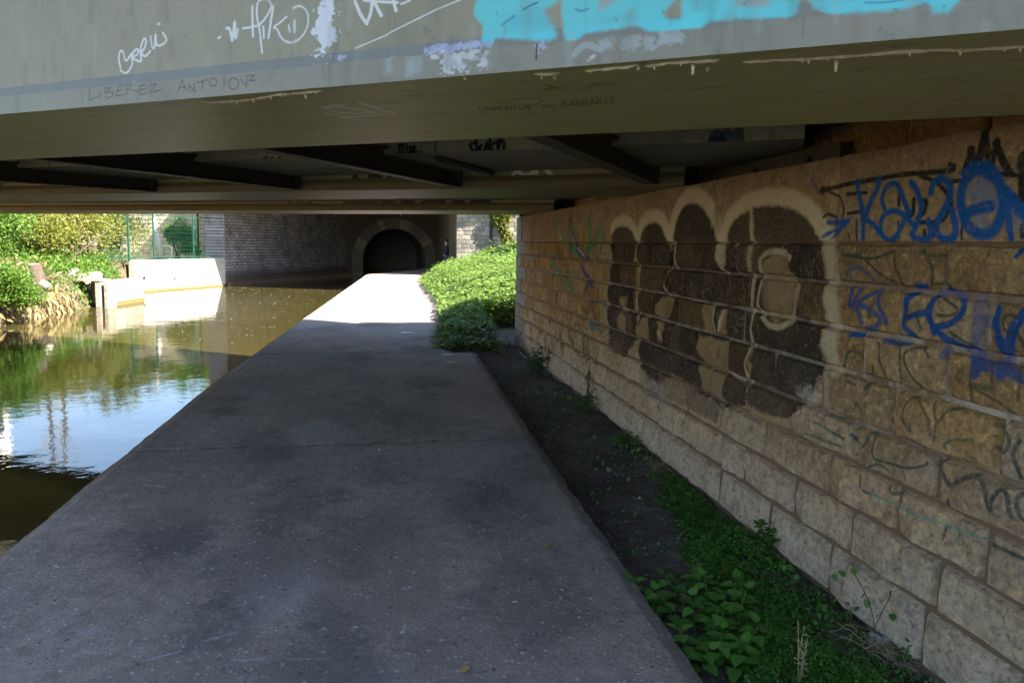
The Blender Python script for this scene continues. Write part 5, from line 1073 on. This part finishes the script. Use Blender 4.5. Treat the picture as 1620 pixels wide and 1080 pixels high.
def stems(n, y0, y1, xm):
    m_ = MB()
    for i in range(n):
        y = RNG.uniform(y0, y1); x = bed_edge(y)+RNG.uniform(0, xm); 
        if y < 13.2 and x > 1.7: continue
        z = float(soilz(np.array([x]), np.array([y]))[0]); m_.tube([(x, y, z), (x+RNG.uniform(-.06, .06), y+RNG.uniform(-.06, .06), z+.24)], .004, 3, cap=False)
    m_.build('nettle_stems', M['l_green'], kind='stuff')
stems(900, 10.4, 18, 1.5)
# ivy on the wing wall
iv = []
for (x0, y0, x1, y1, n_, r_) in ((786, 336, 792, 352, 420, .28), (792, 352, 797, 366, 220, .16), (797, 366, 806, 384, 260, .22), (790, 325, 800, 345, 300, .3)):
    for i in range(n_):
        t_ = RNG.rand(); q = onp(x0+(x1-x0)*t_, y0+(y1-y0)*t_, A0+an*.08, an)+ad*RNG.randn()*r_*.6+an*abs(RNG.randn())*.06+np.array([0, 0, RNG.randn()*r_*.5]); iv.append(q)
e = empty('ivy', onp(795, 385, A0+an*.08, an), label='ivy hanging on the pale ashlar wall right of the drainpipe', cat='ivy'); leaves('foliage', iv, RNG.randn(len(iv), 3)*.4+(0, -.7, -.4), .11, M['l_spring'], 'round', e)
m_ = MB(); m_.tube([onp(x, y, A0+an*.03, an) for x, y in ((806, 392), (797, 366), (790, 335))], .015, 5); m_.build('stem', M['bark'], e)
# overhanging tree on the right bank: shades part of the nettles
def tree(p, h, cr, n, label, mat='l_dark'):
    p = np.array(p, float); e = empty('bank_tree', p, label=label, cat='tree', group='trees on the right bank'); m_ = MB(); m_.tube([p, p+(.1, .1, h*.45), p+(0, 0, h*.8)], [.2, .14, .05], 9); m_.build('trunk', M['bark'], e, smooth=True)
    bl = [(p+np.array([RNG.uniform(-1, 1)*cr, RNG.uniform(-1, 1)*cr, h*RNG.uniform(.5, 1.0)]), np.array([1, 1, .7])*RNG.uniform(.5, .95), 1) for _ in range(12)]
    for b_ in bl[:6]: m_ = MB(); m_.tube([p+(0, 0, h*.4), (p+(0, 0, h*.4)+b_[0])/2+(0, 0, -.1), b_[0]], [.08, .05, .02], 6); m_.build('limb', M['bark'], e, smooth=True)
    P_, d_ = blob_points(n, bl); leaves('crown', P_, d_+RNG.randn(n, 3)*.6, .16, M[mat], 'flat', e)
tree((8.0, 22.4, 1.9), 4.4, 1.1, 7000, 'dark green tree standing on the nettle bank'); tree((13.0, 21.5, 2.4), 5.5, 1.8, 8000, 'dark green tree set further back from the canal on the right bank')

# ================================================================== small plants along the wall
def plant(name, base, h, n, mat, size, label, spread=.12, shape='nettle', cat='plant', group='weeds rooted along the foot of the stone wall', nst=4):
    base = np.array(base, float); e = empty(name, base, label=label, cat=cat, group=group); Q = []; D_ = []
    for k_ in range(nst):
        a_ = RNG.rand()*6.28; tip = base+np.array([math.cos(a_)*spread*RNG.uniform(.4, 1.2), math.sin(a_)*spread*RNG.uniform(.4, 1.2), h*RNG.uniform(.7, 1.05)]); m_ = MB(); m_.tube([base, (base+tip)/2+(0, 0, h*.1), tip], [.004, .003, .0015], 5); m_.build('stem', M['l_dark'], e)
        for i in range(n//nst):
            t_ = RNG.rand()**.7; q = base+(tip-base)*t_+RNG.randn(3)*spread*.16; Q.append(q); b_ = RNG.rand()*6.28; D_.append((math.cos(b_), math.sin(b_), RNG.uniform(-.2, .5)))
    leaves('foliage', Q, D_, size, M[mat], shape, e, up=.75); return e
def gz(px, py, z=-.12): return atz(px, py, z)
plant('wall_weed', gz(850, 590), .32, 240, 'l_dark', .055, 'leafy green weed at the wall foot furthest along the dirt strip', .22, nst=9)
plant('wall_weed', gz(808, 548), .12, 60, 'l_dark', .05, 'small weed beside the pale quoin stones at the wall end', .15, nst=5)
plant('wall_weed', gz(765, 560), .10, 40, 'l_green', .05, 'tiny green sprout on the corner where the wide slab ends', .10, nst=4)
plant('wall_weed', gz(925, 655), .20, 140, 'l_dark', .045, 'low dark weed in front of the step in the wall footing', .2, nst=7)
plant('wall_weed', gz(990, 705), .10, 120, 'l_cover', .045, 'flat green weed halfway along the wall base', .16, nst=7)
plant('wall_weed', gz(1213, 880), .20, 60, 'l_dark', .05, 'upright young nettle standing against the pale lower stones', .05, nst=2)
plant('wall_weed', gz(1590, 1085, -.12), .06, 40, 'l_cover', .035, 'small weed in the bottom right corner at the wall', .05, nst=4)
# dry climber on the step of the wall
p = atx(932, 618, WX-.03); m_ = MB()
for i in range(26):
    a0 = p+np.array([RNG.uniform(-.02, 0), RNG.uniform(-.06, .06), RNG.uniform(-.3, .25)]); m_.tube([p+(-.01, 0, .26), p+(-.01, .01, 0), a0], .003, 4); m_.tube([a0, a0+(-.02, RNG.uniform(-.06, .06), -RNG.uniform(.03, .12))], .003, 4)
m_.build('dead_climber', M['bark'], label='dead brown climber clinging to the wall at the footing step', cat='plant')
# ground cover on the dirt in the foreground
def cover(n, h=.045):
    Y = RNG.uniform(1.35, 4.7, n*3); X = RNG.uniform(1.2, 2.12, n*3); left = np.interp(Y, [1.3, 1.9, 2.4, 2.8, 3.2, 3.8, 4.3, 4.6], [1.2, 1.28, 1.42, 1.52, 1.62, 1.78, 1.92, 2.05])+.07*lump(X, Y, 5, 2)
    ok = (X > left+.05*RNG.randn(len(X))) & ((lump(X, Y, 6, 4) < .55) | (RNG.rand(len(X)) < .15)) & ((X < 1.93+.1*lump(X, Y, 9, 1)) | (Y > 3.2) | (RNG.rand(len(X)) < .2)); X, Y = X[ok][:n], Y[ok][:n]; Zz = soilz(X, Y); hh = h*(.5+np.clip(lump(X, Y, 7, 3), -.4, 1)); return np.dstack([X, Y, Zz+.003+hh*RNG.rand(len(X))])[0]
Q = cover(42000); a_ = RNG.rand(len(Q))*6.28; leaves('ground_cover', Q, np.dstack([np.cos(a_), np.sin(a_), RNG.uniform(-.1, .9, len(Q))])[0], .0135, M['l_cover'], 'round', up=.8, kind='stuff')
# scattered sprigs towards the path
Q = []
for i in range(1000):
    y = RNG.uniform(2.6, 10); x = 2.10-abs(RNG.randn())*.12 if RNG.rand() < .6 else RNG.uniform(1.3, 2.1)
    if lump(np.array([x]), np.array([y]), 2.5, 9)[0] > .12: Q.append((x, y, float(soilz(np.array([x]), np.array([y]))[0])+RNG.rand()*.04))
leaves('sprigs', Q, RNG.randn(len(Q), 3)*.6+(0, 0, .5), .03, M['l_cover'], 'round', kind='stuff')
# foreground nettle clump
nc = empty('nettle_clump', gz(1130, 1010), label='clump of broad toothed nettle leaves overhanging the path edge in the foreground', cat='nettle')
def nettle_stem(base, h, lean, n_lv, sz, parent):
    base = np.array(base, float); tip = base+np.array([lean[0], lean[1], h]); mid = (base+tip)/2+np.array([-lean[0]*.15, -lean[1]*.15, h*.08]); m_ = MB(); m_.tube([base, mid, tip], [.0032, .0028, .0018], 6); m_.build('stem', M['l_dark'], parent)
    Q, D_, S_ = [], [], []; ph = RNG.rand()*3
    for i in range(n_lv):
        t_ = .25+.75*i/(n_lv-1); q = base*(1-t_)**2+2*mid*t_*(1-t_)+tip*t_**2
        for k_ in (0, 1):
            a_ = ph+i*1.57+k_*math.pi+RNG.randn()*.2; pet = np.array([math.cos(a_), math.sin(a_), .25])*.018; Q.append(q+pet*.6); D_.append((math.cos(a_), math.sin(a_), RNG.uniform(-.25, .15)+(.5 if t_ > .95 else 0))); S_.append(sz*(1.12-.55*t_ if t_ > .6 else .8)*RNG.uniform(.85, 1.1))
    return Q, D_, S_
Qa, Da, Sa = [], [], []
for (px, py, h, lx, ly) in [(1020, 955, .12, -.06, 0), (1100, 940, .13, 0, .03), (1125, 1030, .20, .02, 0), (1160, 1070, .16, .02, -.03), (1065, 985, .15, -.08, .02), (1100, 1000, .19, -.05, -.03), (1140, 1010, .22, .0, -.02), (1165, 1000, .19, .05, .02), (1120, 975, .17, .0, .05), (1090, 1045, .16, -.06, -.02), (1180, 1040, .16, .04, -.02), (1135, 1050, .18, -.01, -.05), (1075, 960, .14, -.06, .05), (1155, 965, .13, .05, .04), (1110, 1070, .14, 0, -.04), (1040, 975, .08, -.04, .02)]:
    q, d_, s_ = nettle_stem(gz(px, py), h, (lx, ly), 5, .105, nc); Qa += q; Da += d_; Sa += s_
leaves('foliage', Qa, Da, np.array(Sa), M['l_clump'], 'serr', nc, up=.9)
nb2 = empty('nettle_clump', gz(1440, 1010), label='smaller nettle clump against the wall at the lower right', cat='nettle'); Qa, Da, Sa = [], [], []
for (px, py, h, lx, ly) in [(1400, 1010, .12, -.02, .02), (1440, 1020, .15, 0, 0), (1470, 1010, .12, .03, 0), (1430, 1050, .10, 0, -.02), (1345, 985, .08, 0, 0)]:
    q, d_, s_ = nettle_stem(gz(px, py), h, (lx, ly), 4, .045, nb2); Qa += q; Da += d_; Sa += s_
leaves('foliage', Qa, Da, np.array(Sa), M['l_dark'], 'serr', nb2, up=.9)
# small round-leaved climber in front of the stones
vn = empty('round_leaved_shoot', gz(1385, 985), label='red-stemmed shoot with round leaves in front of the pale lower stones', cat='plant')
X0 = 2.02; vp = [atx(x, y, X0) for x, y in ((1385, 1000), (1378, 960), (1365, 930), (1352, 908))]; m_ = MB(); m_.tube(vp, .0022, 5); m_.build('stem', M['bark'], vn, smooth=True)
v2 = [atx(x, y, X0) for x, y in ((1385, 990), (1398, 962), (1408, 944))]; m_ = MB(); m_.tube(v2, .0018, 5); m_.build('stem', M['bark'], vn, smooth=True)
Qa = [atx(x, y, X0) for x, y in ((1338, 910), (1335, 918), (1325, 914), (1352, 908), (1368, 914), (1368, 940), (1372, 948), (1360, 962), (1408, 944), (1402, 966), (1395, 970), (1412, 970))]; Da = [(-.5, .6, .3), (-.3, -.3, -.6), (-.3, .8, -.1), (0, .3, .9), (0, -.8, -.2), (0, .5, -.6), (-.2, -.3, -.7), (-.3, .6, -.5), (0, -.2, .9), (0, -.7, -.2), (-.3, .4, -.6), (-.4, -.6, -.4)]
leaves('foliage', Qa, Da, np.array([.034]*12), M['l_dark'], 'round', vn, up=.3)
rock('loose_stone', gz(1396, 1012, -.10), (.035, .04, .025), M['quoin'], 77, 'small grey loose stone among the weeds near the wall foot', None)
rock('loose_stone', gz(1012, 790, -.115), (.02, .018, .012), M['pebble'], 78, 'small pale loose stone on the dirt strip near the slab edge', None)
def deadmat(px, py, n_, label, sp=.10):
    m_ = MB(); c_ = gz(px, py)
    root_ = c_
    for i in range(n_):
        a0 = c_+np.array([RNG.randn()*sp*.6, RNG.randn()*sp, .004+RNG.rand()*.02]); d_ = RNG.randn(3)*np.array([.05, .05, .03])+(0, 0, .02); m_.tube([a0, a0+d_*.5+(0, 0, .008), a0+d_], .0013, 3)
    m_.build('dead_stems', M['twig'], label=label, cat='dead plant', kind='stuff')
deadmat(1235, 880, 130, 'tangle of dead brown stems at the wall foot beside the young nettle'); deadmat(1400, 1030, 150, 'mat of dead straw under the smaller nettle clump', .08); deadmat(1040, 740, 70, 'wisps of dead stems at the wall foot halfway along the dirt strip', .12)
# dry stalk in the foreground and twigs
m_ = MB()
b0 = gz(1262, 1090); 
for i in range(5):
    tp_ = b0+np.array([RNG.uniform(-.03, .03), RNG.uniform(-.02, .05), .16+.03*i]); m_.tube([b0, (b0+tp_)/2+RNG.randn(3)*.006, tp_], .0014, 4)
    for j in range(14): q = b0+(tp_-b0)*RNG.uniform(.4, 1); m_.tube([q, q+RNG.randn(3)*.009], .0018, 4)
m_.build('dry_stalk', M['twig'], label='dry seeded grass stalk rising from the foreground ground cover', cat='plant')
for i, (pts, lb) in enumerate([(((1408, 770), (1432, 812)), None)]): pass
def twig(pts, r_, label, mat='twig'):
    q = [gz(x, y, -.105) for x, y in pts]; m_ = MB(); m_.tube(q, [r_]*(len(q)-1)+[r_*.5], 5); m_.build('twig', M[mat], label=label, cat='twig', group='twigs lying on the dirt strip')
twig(((1096, 833), (1078, 843), (1068, 865)), .004, 'pale forked twig lying at the edge of the ground cover'); twig(((925, 778), (950, 820), (985, 862), (1012, 900)), .004, 'long dark rod lying parallel to the slab edge', 'bark')
twig(((788, 600), (802, 592)), .006, 'short pale twig on the dirt near the wide slab corner'); twig(((850, 612), (872, 620)), .005, 'short dark twig on the dirt beside the leafy weed', 'bark'); twig(((1095, 880), (1112, 892)), .003, 'thin pale twig close to the nettle clump'); twig(((822, 557), (832, 566)), .007, 'white stick leaning at the wall foot by the quoins', 'litter')
# ================================================================== debris on path and dirt
def scatter_mesh(name, n, fx, fy, zf, s0, s1, mat, flat=.4):
    m_ = MB()
    for i in range(n):
        x, y = fx(), fy(); z = zf(x, y); s_ = RNG.uniform(s0, s1); a_ = RNG.rand()*3
        v = [(x+s_*math.cos(a_+k_*1.2566)*RNG.uniform(.6, 1.1), y+s_*math.sin(a_+k_*1.2566)*RNG.uniform(.6, 1.1), z) for k_ in range(5)]; v.append((x, y, z+s_*flat)); m_.add(v, [(k_, (k_+1) % 5, 5) for k_ in range(5)])
    return m_.build(name, mat, kind='stuff')
pz = lambda x, y: .001
scatter_mesh('grit', 1500, lambda: RNG.uniform(-1.85, 1.15), lambda: 1.8+9*RNG.rand()**1.3, pz, .002, .006, M['pebble'])
scatter_mesh('dark_grit', 900, lambda: RNG.uniform(-1.85, 1.15), lambda: 1.8+9*RNG.rand()**1.3, pz, .002, .006, M['bark'])
scatter_mesh('gravel', 700, lambda: RNG.uniform(1.25, 2.1), lambda: RNG.uniform(2.3, 10.5), lambda x, y: float(soilz(np.array([x]), np.array([y]))[0])-.001, .003, .010, M['pebble'], .7)
scatter_mesh('leaf_litter', 900, lambda: RNG.uniform(1.25, 2.1), lambda: RNG.uniform(2.3, 11.5), lambda x, y: float(soilz(np.array([x]), np.array([y]))[0]), .006, .02, M['bark'], .5)
scatter_mesh('floating_specks', 260, lambda: RNG.uniform(-8, -1.9), lambda: RNG.uniform(17, 37), lambda x, y: WZ+.002, .008, .022, M['litter'], .2)
fl = [((575, 709), 'yellow fallen leaf in front of the joint in the concrete path'), ((628, 708), 'yellow fallen leaf on the path joint near its middle'), ((664, 707), 'brown fallen leaf on the path joint beside the pale chip'), ((730, 703), 'yellow fallen leaf at the right end of the path joint'), ((617, 777), 'orange fallen leaf alone on the slab below the joint'), ((594, 730), 'yellow-green fallen leaf just nearer than the path joint'),
      ((860, 865), 'orange fallen leaf on the path towards the dirt strip'), ((435, 683), 'orange fallen leaf on the path beyond the joint, canal side'), ((729, 1063), 'orange fallen leaf at the bottom of the picture')]
for (px, py), lb in fl:
    p = atz(px, py, .004); a_ = RNG.rand()*6; leaves('fallen_leaf', [p], [(math.cos(a_), math.sin(a_), .15)], np.array([.045]), M['leaf_dry'], 'round', up=.9, label=lb, cat='leaf', group='fallen leaves on the path')
def scrap(px, py, s_, lb, mat='litter', zz=.004):
    p = atz(px, py, zz); m_ = MB(); k_ = 9; r = RNG.rand(k_)*.5+.6; v = [(p[0]+s_*r[i]*math.cos(i*.698)*1.0, p[1]+s_*r[i]*.6*math.sin(i*.698)*1.4, zz+.002+.01*RNG.rand()) for i in range(k_)]+[(p[0], p[1], zz+.012)]
    m_.add(v, [(i, (i+1) % k_, k_) for i in range(k_)]); m_.add([(x, y, zz-.001) for x, y, z in v[:k_]], [tuple(range(k_))[::-1]]); m_.build('paper_scrap', M[mat], label=lb, cat='litter', group='paper scraps on the towpath')
scrap(643, 527, .14, 'white crumpled paper scrap in the shade near the sunlit path'); scrap(708, 561, .12, 'pale paper scrap at the corner of the wide slab'); scrap(714, 573, .08, 'small pale scrap nearest the wide slab corner'); scrap(600, 712, .014, 'tiny white chip on the path joint')

# ================================================================== person walking under the second bridge
def person():
    p = np.array([onp(707, 400, (0, 36.3, 0), (0, 1, 0))[0], 36.3, 0.0]); e = empty('person', p, label='person in dark jacket and blue jeans standing under the second bridge', cat='person')
    J = {'pel': (0, 0, .93), 'sp': (0, 0, 1.15), 'ch': (0, 0, 1.36), 'nk': (-.02, 0, 1.49), 'hd': (-.05, 0, 1.60), 'hd2': (-.05, 0, 1.70), 'sl': (0, -.17, 1.42), 'sr': (0, .17, 1.42), 'el': (-.02, -.23, 1.14), 'er': (.03, .23, 1.14), 'wl': (-.14, -.20, .94), 'wr': (-.12, .20, .95), 'fl': (-.19, -.18, .88), 'fr': (-.17, .18, .89),
         'hl': (0, -.09, .88), 'hr': (0, .09, .88), 'kl': (-.07, -.10, .50), 'kr': (.06, .10, .50), 'al': (-.05, -.10, .08), 'ar': (.16, .10, .10), 'tl': (-.20, -.11, .03), 'tr': (.04, .11, .03)}
    Rd = {'pel': .15, 'sp': .135, 'ch': .16, 'nk': .055, 'hd': .085, 'hd2': .09, 'sl': .075, 'sr': .075, 'el': .052, 'er': .052, 'wl': .032, 'wr': .032, 'fl': .03, 'fr': .03, 'hl': .10, 'hr': .10, 'kl': .065, 'kr': .065, 'al': .045, 'ar': .045, 'tl': .035, 'tr': .035}
    E_ = [('pel', 'sp'), ('sp', 'ch'), ('ch', 'nk'), ('nk', 'hd'), ('hd', 'hd2'), ('ch', 'sl'), ('ch', 'sr'), ('sl', 'el'), ('sr', 'er'), ('el', 'wl'), ('er', 'wr'), ('wl', 'fl'), ('wr', 'fr'), ('pel', 'hl'), ('pel', 'hr'), ('hl', 'kl'), ('hr', 'kr'), ('kl', 'al'), ('kr', 'ar'), ('al', 'tl'), ('ar', 'tr')]
    ks = list(J); me = bpy.data.meshes.new('tmp'); me.from_pydata([J[k_] for k_ in ks], [(ks.index(a), ks.index(b_)) for a, b_ in E_], []); o = bpy.data.objects.new('body', me); COL.objects.link(o)
    sk = o.modifiers.new('s', 'SKIN'); 
    for i, k_ in enumerate(ks): me.skin_vertices[0].data[i].radius = (Rd[k_], Rd[k_])
    me.skin_vertices[0].data[0].use_root = True
    sb = o.modifiers.new('d', 'SUBSURF'); sb.levels = 2; sb.render_levels = 2; bpy.context.view_layer.update(); dg = bpy.context.evaluated_depsgraph_get(); m2 = bpy.data.meshes.new_from_object(o.evaluated_get(dg)); bpy.data.objects.remove(o)
    m2.name = 'body'; cols = [m_plain('skin', (.45, .28, .20), .6), m_plain('dark_jacket', (.02, .022, .035), .8), m_plain('blue_jeans', (.07, .10, .18), .9), m_plain('dark_shoes', (.02, .02, .02), .6), m_plain('black_hair', (.012, .010, .009), .6), m_plain('pale_scarf', (.5, .5, .55), .9)]
    m2.materials.clear()
    for c_ in cols[:4]: m2.materials.append(c_)
    for pl_ in m2.polygons:
        c_ = pl_.center; pl_.use_smooth = True; pl_.material_index = 0 if c_.z > 1.50 else (1 if c_.z > .95 and abs(c_.x+.17) > .03 or c_.z > 1.0 else (2 if c_.z > .12 and not (c_.x < -.13 and c_.z > .8) else (0 if c_.z > .5 else 3)))
    bo = bpy.data.objects.new('body', m2); COL.objects.link(bo); bo.parent = e
    bm = bmesh.new(); bmesh.ops.create_uvsphere(bm, u_segments=14, v_segments=10, radius=.112)
    for v in bm.verts:
        if v.co.z < -.02 and v.co.x < .02: v.co.x = max(v.co.x, -.01); v.co.z = max(v.co.z, -.03)
    h_ = bpy.data.meshes.new('hair'); bm.to_mesh(h_); bm.free(); h_.materials.append(cols[4]); ho = bpy.data.objects.new('hair', h_); COL.objects.link(ho); ho.parent = e; ho.location = (-.03, 0, 1.675)
    for pl_ in h_.polygons: pl_.use_smooth = True
    m_ = MB(); m_.tube([p+np.array([.08*math.cos(t_)-.02, .08*math.sin(t_), 1.485+.01*math.cos(t_)]) for t_ in np.linspace(0, 6.28, 12)], .03, 6); m_.build('scarf', cols[5], e, smooth=True)
    bpy.data.meshes.remove(me)
person()
